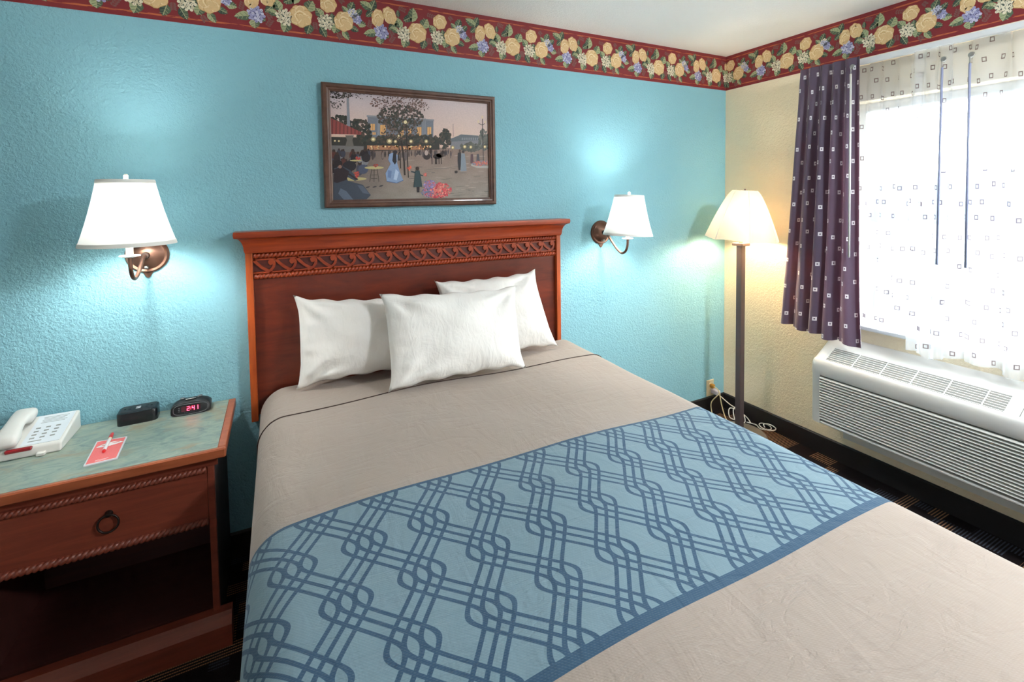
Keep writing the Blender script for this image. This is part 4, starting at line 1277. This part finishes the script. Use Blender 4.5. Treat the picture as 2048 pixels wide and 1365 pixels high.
# handset: swept rounded profile, arched between two ends
def handset():
    mb = MB(); rings = []
    n = 26
    for i in range(n + 1):
        a = i / n
        y = -0.207 + 0.178 * a
        zb = phz(y)
        arch = math.sin(PI * min(max((a - .26) / .48, 0), 1)) ** 0.8
        top = zb + 0.040 + 0.008 * math.sin(PI * a)
        bot = zb + 0.004 + 0.020 * arch
        w = 0.031 - 0.006 * arch
        e = min(a, 1 - a) / 0.06
        f = min(1.0, math.sqrt(max(1 - (1 - min(e, 1)) ** 2, 0.02)))
        mid = (top + bot) / 2
        ring = []
        for k in range(16):
            t = 2 * PI * k / 16
            cx = math.copysign(abs(math.cos(t)) ** 0.6, math.cos(t)); cz = math.copysign(abs(math.sin(t)) ** 0.6, math.sin(t))
            ring.append(q3(-3.582 + w * cx * (.6 + .4 * f), y, mid + (top - bot) / 2 * cz * f))
        rings.append(ring)
    return mb.loft(rings, True, True)
hs = obj('handset', handset(), M['phone'], tp, 'all')
cp = []
for i in range(40):
    a = i / 39
    cp.append(Vector(q3(-3.592 - 0.03 * a - 0.05 * a * a, -0.208 - 0.045 * math.sin(PI * a * .6), 0.726 - 0.036 * min(1, a * 1.8) + 0.0)))
obj('handset_cord', MB().tube(cp, 0.0035, 8), M['cord_white'], hs, 'all')

# ------------------------------------------------------------------ power box
pb = thing('power_box', 'black desktop power box with two outlets and usb ports', 'power box', (-3.265, -0.050, ZTOP))
def rbox(hx, hy, z0, z1, r, e, seg=6):
    rings = []
    for z, ins in ((z0, 0.0), (z1 - e, 0.0), (z1 - e * .4, e * .3), (z1, e)):
        ring = []
        for cx, cy, a0 in ((hx - r, hy - r, 0), (-hx + r, hy - r, 90), (-hx + r, -hy + r, 180), (hx - r, -hy + r, 270)):
            for k in range(seg + 1):
                a = math.radians(a0 + 90 * k / seg)
                ring.append((cx + (r - ins) * math.cos(a), cy + (r - ins) * math.sin(a), z))
        rings.append(ring)
    return MB().loft(rings, True, True)
pb.rotation_euler = (0, 0, math.radians(3))
obj('body', rbox(0.061, 0.040, 0.0, 0.046, 0.018, 0.006), M['black'], pb, 30)
obj('top_inlay', rbox(0.052, 0.031, 0.0455, 0.0472, 0.013, 0.0008), M['black_matte'], pb, 30)
for s in (-1, 1):
    for dx, dy, w, h in ((0.026, 0.008, .009, .0026), (0.026, -0.008, .009, .0026), (0.040, 0.0, .006, .006)):
        x = s * dx
        obj('socket_slot', MB().box(x - w / 2, x + w / 2, dy - h / 2, dy + h / 2, 0.0465, 0.0476), M['black_hole'], pb)
for dy in (0.006, -0.006): obj('usb_port', MB().box(-0.007, 0.007, dy - 0.003, dy + 0.003, 0.0465, 0.0478), M['paper'], pb)

# ------------------------------------------------------------------ clock radio
ck = thing('alarm_clock', 'black alarm clock radio with red digits showing 2:41', 'clock', (-3.095, -0.098, ZTOP))
def clock_body():
    mb = MB(); rings = []
    n = 24
    for i in range(n + 1):
        d = i / n                         # 0 front .. 1 back
        y = 0.088 * d
        hgt = 0.046 + 0.010 * math.sin(PI * min(d * 1.2, 1)) - 0.012 * d * d
        wid = 0.066 - 0.004 * d
        e = min(d, 1 - d) / 0.10
        f = math.sqrt(max(1 - (1 - min(e, 1)) ** 2, 0.0))
        f = 0.93 + 0.07 * f
        ring = []
        for k in range(28):
            t = 2 * PI * k / 28
            cx = math.copysign(abs(math.cos(t)) ** 0.62, math.cos(t)); cz = math.sin(t)
            cz = math.copysign(abs(cz) ** (0.8 if cz > 0 else 0.35), cz)
            zz = hgt * 0.36 + (hgt * 0.64 * cz if cz > 0 else hgt * 0.36 * cz)
            ring.append((wid * f * cx, y + 0.010 * (zz / hgt) * (1 - d), max(zz, 0.0)))
        rings.append(ring)
    return mb.loft(rings, True, True)
obj('case', clock_body(), M['black_matte'], ck, 50)
def fpt(x, z, o): return (x, 0.0002 + 0.2 * (z - 0.0) * 1.0 - o, z)
def face_plate(name, x0, x1, z0, z1, o, mat):
    v = [fpt(x0, z0, o), fpt(x1, z0, o), fpt(x1, z1, o), fpt(x0, z1, o)]
    v += [(a, b + 0.003, c) for a, b, c in v]
    return obj(name, MB().add(v, [(0, 1, 2, 3), (7, 6, 5, 4), (0, 4, 5, 1), (1, 5, 6, 2), (2, 6, 7, 3), (3, 7, 4, 0)]), mat, ck)
fr = []
for k in range(49):
    t = 2 * PI * k / 48
    fr.append(Vector(fpt(0.056 * math.copysign(abs(math.cos(t)) ** .5, math.cos(t)), 0.0225 + 0.0185 * math.copysign(abs(math.sin(t)) ** .7, math.sin(t)), 0.0012)))
obj('face_rim', MB().tube(fr, 0.0011, 6), M['grey_line'], ck, 'all')
face_plate('display_window', -0.030, 0.032, 0.015, 0.034, 0.0012, M['lcd'])
SEG = {'2': 'abged', '4': 'fgbc', '1': 'bc'}
def digit(ch, x):
    w, h, t = 0.0085, 0.0155, 0.0019
    z0 = 0.0168
    pos = {'a': (0, w, h - t, h), 'b': (w - t, w, h / 2, h), 'c': (w - t, w, 0, h / 2), 'd': (0, w, 0, t), 'e': (0, t, 0, h / 2), 'f': (0, t, h / 2, h), 'g': (0, w, h / 2 - t / 2, h / 2 + t / 2)}
    mb = MB()
    for s in SEG[ch]:
        a, b, c, d = pos[s]
        v = [fpt(x + p, z0 + q, 0.0019) for p, q in ((a, c), (b, c), (b, d), (a, d))]
        mb.add(v, [(0, 1, 2, 3)])
    obj('digit', mb, M['led'], ck)
digit('2', -0.012); digit('4', 0.0045); digit('1', 0.0165)
mb = MB()
for z in (0.021, 0.027): mb.add([fpt(-0.0005 + a, z + b, 0.0019) for a, b in ((0, 0), (.002, 0), (.002, .002), (0, .002))], [(0, 1, 2, 3)])
obj('colon', mb, M['led'], ck)
def lettering(txt, size, mat, parent, fn, name):
    """built-in font turned into a flat mesh; fn maps glyph (x,y) to a local point"""
    cu = bpy.data.curves.new('tmp_text', 'FONT'); cu.body = txt; cu.size = size; cu.align_x = 'CENTER'; cu.resolution_u = 2
    ob = bpy.data.objects.new('tmp_text', cu); COL.objects.link(ob)
    bpy.context.view_layer.update()
    me = bpy.data.meshes.new_from_object(ob.evaluated_get(bpy.context.evaluated_depsgraph_get()))
    bpy.data.objects.remove(ob); bpy.data.curves.remove(cu)
    for v in me.vertices: v.co = fn(v.co.x, v.co.y)
    me.materials.clear()
    return obj(name, me, mat, parent)
lettering('B A L L O O M S', 0.0058, M['grey_line'], ck, lambda x, y: fpt(x, 0.0085 + y, 0.0016), 'lettering')
for k in range(3): face_plate('indicator', -0.040, -0.036, 0.017 + 0.006 * k, 0.0185 + 0.006 * k, 0.0018, M['grey_line'])
for x in (-0.030, 0.028): obj('top_button', MB().box(x - .007, x + .007, 0.030, 0.044, 0.0545, 0.0575, 0.001), M['grey_line'], ck)
obj('snooze_bar', MB().box(-0.018, 0.018, 0.018, 0.030, 0.0535, 0.0575, 0.0012), M['black'], ck)
obj('volume_dial', MB().lathe([(0.008, 0.0), (0.008, 0.0025), (0.0, 0.003)], 16, (0.0630, 0.04, 0.022), 'x'), M['grey_line'], ck, 40)

# ------------------------------------------------------------------ notepad and pen
npd = thing('notepad', 'coral red notepad with white border and logo on the nightstand', 'notepad', (-3.303, -0.283, ZTOP))
cs = [(-3.338, -0.372), (-3.256, -0.364), (-3.267, -0.201), (-3.352, -0.196)]
cs = [(a + 3.303, b + 0.283) for a, b in cs]
obj('pages', MB().prism(cs, 0.0004, 0.0042, 'z'), M['paper'], npd)
def padpt(u, v, z):
    a = (cs[0][0] * (1 - u) + cs[1][0] * u, cs[0][1] * (1 - u) + cs[1][1] * u)
    b = (cs[3][0] * (1 - u) + cs[2][0] * u, cs[3][1] * (1 - u) + cs[2][1] * u)
    return (a[0] * (1 - v) + b[0] * v, a[1] * (1 - v) + b[1] * v, z)
A = Art()
PR, PW = S(236, 118, 118), S(250, 246, 246)
A.poly([(.045, .035), (.955, .035), (.955, .965), (.045, .965)], PR, 0)
def lens(cx, cy, rx, ry, col, lay): A.ell(cx, cy, rx, ry, col, lay, 26)
up = [(0.10 + .84 * k / 20, .70 + .06 * (k / 20) + .115 * math.sin(PI * k / 20) ** .8) for k in range(21)]
lo = [(0.10 + .84 * k / 20, .70 + .06 * (k / 20) - .060 * math.sin(PI * k / 20) ** .8) for k in range(21)]
A.poly(up + lo[::-1][1:-1], PW, 1)
lens(.70, .795, .13, .018, PR, 2); A.poly([(.36, .62), (.50, .62), (.46, .79), (.34, .74)], PR, 2); lens(.30, .735, .045, .012, PR, 2)
A.poly([(.30, .105), (.70, .105), (.70, .118), (.30, .118)], PW, 1); A.poly([(.30, .07), (.62, .07), (.62, .08), (.30, .08)], PW, 1)
A.build('cover_print', lambda u, v, l: padpt(u, v, 0.0044 + 0.00012 * l), M['print'], npd)
pen = thing('pen', 'white pen with red cap lying on the red notepad', 'pen', (-3.310, -0.235, ZTOP + 0.0048))
def pp(k): return Vector((-3.305 + (-3.3165 + 3.305) * k, -0.306 + 0.144 * k, 0)) - Vector((-3.310, -0.235, -0.0052))
obj('barrel', MB().tube([pp(.06), pp(.62)], 0.0050, 14), M['pen_white'], pen, 40)
obj('end_plug', MB().tube([pp(0), pp(.015), pp(.06)], [0.0035, 0.0048, 0.0050], 14), M['red_plastic'], pen, 40)
obj('collar', MB().tube([pp(.62), pp(.72)], 0.0049, 14), M['candle'], pen, 40)
obj('cap', MB().tube([pp(.70), pp(.73), pp(.95), pp(1.0)], [0.0050, 0.0060, 0.0052, 0.003], 14), M['red_plastic'], pen, 40)

# ================================================================== air conditioner
AY0, AY1 = -0.725, -1.80
ac = thing('air_conditioner', 'grey white wall air conditioner under the window', 'air conditioner', (0, (AY0 + AY1) / 2, 0.262))
ay = (AY0 + AY1) / 2
def ap(x, y, z): return (x, y - ay, z - 0.262)
prof = [(0.0, 0.262), (0.0, 0.708), (-0.012, 0.703)]
topz = lambda x: 0.708 + 0.58 * x
prof += [(-0.085, topz(-0.085)), (-0.165, topz(-0.165))]
for k in range(7):                        # crest
    a = k / 6
    prof.append((-0.168 - 0.026 * math.sin(a * PI / 2), 0.612 - 0.035 * (1 - math.cos(a * PI / 2))))
prof += [(-0.196, 0.545), (-0.190, 0.525)]
# shell: swept along y with rounded ends
def shell(blk):
    """outer cover without the two recesses: end caps, top strips, brow and frame"""
    mb = MB()
    n = 5
    up = prof                               # whole outline
    def ring(y, ins):
        cx, cz = -0.09, 0.48
        return [ap(x + (cx - x) * ins, y, z + (cz - z) * ins * 0.5) if x < -0.001 else ap(x, y, z) for x, z in up + [(-0.186, 0.262)]]
    for ya, yb, s in (blk,):
        rings = []
        if s < 0: ys = [(ya, .10), (ya - .004, .045), (ya - .012, .012), (ya - .022, 0.0), (yb, 0.0)]
        else: ys = [(ya, 0.0), (yb + .022, 0.0), (yb + .012, .012), (yb + .004, .045), (yb, .10)]
        for y, ins in ys: rings.append(ring(y, ins))
        mb.loft(rings, True, True)
    return mb
for blk in ((AY0, -0.770, -1), (-1.755, AY1, 1)): obj('end_cap', shell(blk), M['ac'], ac, 30)
ye0, ye1 = -0.770, -1.755
def strip(pts, y0, y1): 
    return MB().prism([(x, z - 0.262) for x, z in pts], y0 - ay, y1 - ay, 'y')
V0, V1 = -0.785, -1.482                    # vent opening along y
xb0, xb1 = -0.082, -0.168                  # vent opening in depth
cv = MB()
cv.prism([(x, z - .262) for x, z in [(0, .55), (0, .708), (-.012, .703), (xb0, topz(xb0)), (xb0, topz(xb0) - .03), (-.02, .55)]], ye0 - ay, ye1 - ay, 'y')
brow = [(xb1, topz(xb1) - .03), (xb1, topz(xb1))] + prof[5:12] + [(-0.196, 0.545), (-0.190, 0.527), (-0.165, 0.527), (-0.160, .57)]
cv.prism([(x, z - .262) for x, z in brow], ye0 - ay, ye1 - ay, 'y')
for a, b in ((ye0, V0), (V1, V1 - 0.045), (-1.70, ye1)):
    cv.prism([(x, z - .262) for x, z in [(xb0, topz(xb0)), (xb1, topz(xb1)), (xb1, topz(xb1) - .03), (xb0, topz(xb0) - .03)]], a - ay, b - ay, 'y')
obj('cover', cv, M['ac'], ac, 35)
obj('control_flap', MB().prism([(x, z - .262) for x, z in [(xb0 - .004, topz(xb0) - .001), (xb1 + .004, topz(xb1) + .001), (xb1 + .004, topz(xb1) - .02), (xb0 - .004, topz(xb0) - .02)]], V1 - 0.048 - ay, -1.697 - ay, 'y'), M['white_plastic'], ac)
obj('vent_well', MB().prism([(x, z - .262) for x, z in [(xb0 + .0, topz(xb0) - .028), (xb1, topz(xb1) - .028), (xb1, .54), (xb0, .54)]], V0 - ay, V1 - ay, 'y'), M['ac_dark'], ac)
nbar = 7
bm_ = MB().box(-0.0031, 0.0031, -(V0 - V1) / 2, (V0 - V1) / 2, -0.009, 0.0, 0.0006).mesh('vent_bar'); bm_.materials.append(M['ac'])
for k in range(nbar):
    x = xb0 + (xb1 - xb0) * (k + .6) / (nbar + .2)
    o = bpy.data.objects.new('vent_bar', bm_); COL.objects.link(o); o.parent = ac
    o.location = ap(x, (V0 + V1) / 2, topz(x) - 0.001)
rb = MB().prism([(xb0, topz(xb0) - .262), (xb1, topz(xb1) - .262), (xb1, topz(xb1) - .272), (xb0, topz(xb0) - .272)], -0.0022, 0.0022, 'y').mesh('vent_rib'); rb.materials.append(M['ac'])
for k in range(1, 6):
    o = bpy.data.objects.new('vent_rib', rb); COL.objects.link(o); o.parent = ac
    o.location = (0, V0 + (V1 - V0) * k / 5.55 - ay, 0)
# front louvres
LZ0, LZ1 = 0.268, 0.527
obj('front_backing', MB().prism([(x, z - .262) for x, z in [(-.165, LZ0), (-.165, LZ1), (-.12, LZ1), (-.12, LZ0)]], ye0 - ay, ye1 - ay, 'y'), M['ac_gap'], ac)
NS_ = 16
ph0 = (LZ1 - LZ0 - 0.022) / NS_
sl = []
for k in range(9):
    t = k / 8
    sl.append((-0.008 - 0.016 * math.sin(PI * (t * .85 + .05)) ** .8, ph0 * (t - .5) * .84))
slm = MB().prism(sl + [(0.0, ph0 * .42), (0.0, -ph0 * .42)], -(ye0 - ye1) / 2, (ye0 - ye1) / 2, 'y').mesh('louvre_slat'); slm.materials.append(M['ac_slat'])
for k in range(NS_):
    z = LZ0 + 0.014 + ph0 * (k + .5)
    o = bpy.data.objects.new('louvre_slat', slm); COL.objects.link(o); o.parent = ac
    o.location = ap(-0.165 - 0.0005 * k, (ye0 + ye1) / 2, z)
obj('bottom_lip', MB().box(-0.186, -0.12, ye1 - ay, ye0 - ay, 0.0, 0.014, 0.004), M['ac'], ac)
obj('wall_sleeve', MB().box(-0.13, 0.0, -1.72 - ay, -0.86 - ay, -0.055, 0.004), M['ac_slat'], ac)

# ================================================================== curtains
tk = thing('curtain_track', 'white curtain track above the window', 'curtain rail', (0, -1.3, 2.16))
obj('rail', MB().box(-0.090, -0.062, -0.95, 0.62, 0.0, 0.027, 0.003), M['white_trim'], tk)
for y in (-0.9, -0.1, 0.55): obj('bracket', MB().box(-0.064, 0.0, y - .012, y + .012, 0.004, 0.022), M['white_trim'], tk)

def curtain(name, label, cat, yt, yb, zt, zb, x0, folds, amp, mat, nu, nv, wid, seed, group=None, hemf=None, pinch=0.14):
    q = random.Random(seed)
    fx = [0.0]
    for k in range(folds): fx.append(fx[-1] + q.uniform(.7, 1.3))
    fx = [f / fx[-1] for f in fx]
    am = [q.uniform(.75, 1.25) for _ in range(folds + 1)]
    def wave(t):
        for k in range(folds):
            if t <= fx[k + 1] or k == folds - 1:
                s = (t - fx[k]) / (fx[k + 1] - fx[k])
                return am[k] * math.sin(2 * PI * s), k, s
    P, uv = [], []
    for j in range(nv + 1):
        h = j / nv
        row = []
        for i in range(nu + 1):
            t = i / nu
            w, k, s = wave(t)
            env = 0.35 + 0.65 * min(1, h / 0.25)
            g = yt[0] + (yb[0] - yt[0]) * (h ** 1.25); e = yt[1] + (yb[1] - yt[1]) * (h ** 1.25)
            # pinch pleats: fabric gathered towards the fold centre near the top
            pin = math.exp(-((h - 0.045) / 0.05) ** 2) * pinch
            ts = t + pin * math.sin(2 * PI * s) * (fx[k + 1] - fx[k]) * -0.8
            y = g + (e - g) * ts + 0.012 * math.cos(2 * PI * s) * h * am[k] * 0.8 + 0.010 * math.sin(3 * h + k * 1.7) * h
            x = x0 - amp * w * env * (0.8 + 0.5 * h) - 0.004 * math.sin(7 * h + 2 * k)
            z_b = zb if hemf is None else hemf(t)
            z = zt + (z_b - zt) * h
            row.append((x, y, z)); uv.append((t * wid, z + 0.003 * k))
        P.append(row)
    o = obj(name, MB().grid(P), mat, None, 'all', uv)
    tag(o, label, cat, group)
    return o
curtain('curtain', 'plum curtain with white squares hanging beside the window', 'curtain', (-0.600, -0.905), (-0.515, -0.942), 2.192, 0.722, -0.128, 5, 0.026, M['drape'], 150, 90, 0.92, 3, hemf=lambda t: 0.742 - 0.035 * t + 0.006 * math.sin(18 * t))
curtain('sheer_curtain', 'sheer white curtain next to the plum curtain, ending at the sill', 'sheer curtain', (-0.86, -1.150), (-0.86, -1.165), 2.158, 0.812, -0.056, 5, 0.012, M['sheer'], 110, 60, 0.55, 11, 'sheer curtains', hemf=lambda t: 0.815 + 0.008 * math.sin(11 * t))
curtain('sheer_curtain', 'narrow sheer white curtain behind the first wand, hanging below the sill', 'sheer curtain', (-1.120, -1.262), (-1.128, -1.262), 2.158, 0.75, -0.098, 3, 0.010, M['sheer'], 80, 60, 0.32, 5, 'sheer curtains', hemf=lambda t: 0.752 - 0.02 * t + 0.010 * math.sin(9 * t))
curtain('sheer_curtain', 'wide sheer white curtain at the right edge with pleated heading', 'sheer curtain', (-1.236, -2.08), (-1.255, -2.08), 2.158, 0.745, -0.066, 9, 0.016, M['sheer'], 190, 60, 1.7, 8, 'sheer curtains', hemf=lambda t: 0.745 + 0.012 * math.sin(16 * t) + 0.006 * math.sin(41 * t))
def wand(label, y, zt, zb, x, mat, dy=0.0):
    w = thing('curtain_wand', label, 'curtain wand', (x, y, zb), 'curtain wands')
    L_ = zt - zb
    obj('rod', MB().tube([(0, dy, 0), (0, 0, L_ - .02)], 0.0048, 8), mat, w, 'all')
    hk = [(0, 0, L_ - .022), (0, 0, L_), (0.004, 0.004, L_ + .012), (0.014, 0.0, L_ + .014), (0.020, 0, L_ + .004)]
    obj('hook', MB().tube(hk, 0.0022, 6), M['steel'], w, 'all')
    obj('clip', MB().lathe([(0.010, -0.004), (0.012, 0.0), (0.010, 0.004)], 12, (0.012, 0, L_ + .018), 'x'), M['steel'], w, 40)
wand('white wand hanging in front of the plum curtain', -0.882, 2.125, 1.176, -0.165, M['white_plastic'], -0.008)
wand('grey wand in front of the sheers, nearer the plum curtain', -1.237, 2.075, 1.180, -0.130, M['wand_dark'])
wand('grey wand in front of the sheers, nearer the right edge', -1.331, 2.070, 1.178, -0.130, M['wand_dark'], -0.006)

# ================================================================== outlet and cords
ol = thing('wall_outlet', 'ivory wall outlet with plugs low on the teal wall', 'outlet', (-0.139, 0, 0.167))
obj('plate', MB().box(-0.036, 0.036, -0.006, 0.0, -0.057, 0.057, 0.003), M['outlet'], ol)
for dz in (0.02, -0.02): obj('socket', MB().lathe([(0.0, -0.0085), (0.015, -0.0085), (0.0165, -0.005)], 20, (0, 0, dz), 'y'), M['outlet'], ol, 40)
pg = thing('power_plug', 'amber plug in the upper socket of the wall outlet', 'plug', (-0.139, -0.009, 0.187))
obj('plug_body', MB().box(-0.013, 0.013, -0.030, 0.0, -0.013, 0.013, 0.005), M['plug_brown'], pg)
def cord(name, label, pts, r, mat):
    P = [Vector(p) for p in pts]; Q = []
    for i in range(len(P) - 1):
        for k in range(8):
            s = k / 8
            p0, p1, p2, p3 = [P[min(max(j, 0), len(P) - 1)] for j in (i - 1, i, i + 1, i + 2)]
            Q.append(0.5 * (2 * p1 + (p2 - p0) * s + (2 * p0 - 5 * p1 + 4 * p2 - p3) * s * s + (3 * p1 - p0 - 3 * p2 + p3) * s ** 3))
    Q.append(P[-1])
    o = obj(name, MB().tube(Q, r, 8), mat, None, 'all')
    return tag(o, label, 'cord')
pg2 = thing('power_adaptor', 'pale lilac plug in the lower socket of the wall outlet', 'plug', (-0.125, -0.009, 0.147))
obj('plug_body', MB().box(-0.015, 0.020, -0.055, 0.0, -0.015, 0.015, 0.004), M['plug_lilac'], pg2)
cord('lamp_cord', 'ivory lamp cord dropping from the amber plug to the floor lamp', [(-0.142, -0.040, 0.188), (-0.150, -0.085, 0.175), (-0.165, -0.12, 0.10), (-0.175, -0.16, 0.03), (-0.185, -0.20, 0.012), (-0.21, -0.245, 0.026), (-0.239, -0.288, 0.034)], 0.0036, M['cord'])
cord('trailing_wire', 'ivory cord looping down from the lilac plug onto the carpet', [(-0.13, -0.066, 0.146), (-0.165, -0.088, 0.15), (-0.205, -0.070, 0.10), (-0.215, -0.09, 0.03), (-0.235, -0.13, 0.008), (-0.27, -0.21, 0.006), (-0.38, -0.30, 0.006), (-0.50, -0.36, 0.006)], 0.0034, M['cord'])
cord('coiled_cord', 'pale bundled cord loops behind the lamp pole', [(-0.12, -0.060, 0.135), (-0.085, -0.12, 0.085), (-0.055, -0.16, 0.055), (-0.10, -0.20, 0.018), (-0.145, -0.17, 0.03), (-0.095, -0.13, 0.065), (-0.05, -0.19, 0.045), (-0.085, -0.235, 0.010), (-0.13, -0.20, 0.02), (-0.08, -0.15, 0.07), (-0.042, -0.21, 0.03), (-0.06, -0.26, 0.012)], 0.0032, M['cord_white'])
lp = []
for k in range(15):
    a = k / 14 * 2 * PI * 1.9
    lp.append((-0.058 - 0.028 * math.cos(a), -0.345 - 0.045 * math.sin(a) - 0.004 * k, 0.018 + 0.012 * abs(math.sin(a * .5)) + 0.0012 * k))
cord('cord_loop', 'pale cord curled on the carpet beside the lamp base', [(-0.075, -0.24, 0.012), (-0.05, -0.29, 0.010)] + lp, 0.0034, M['cord_white'])
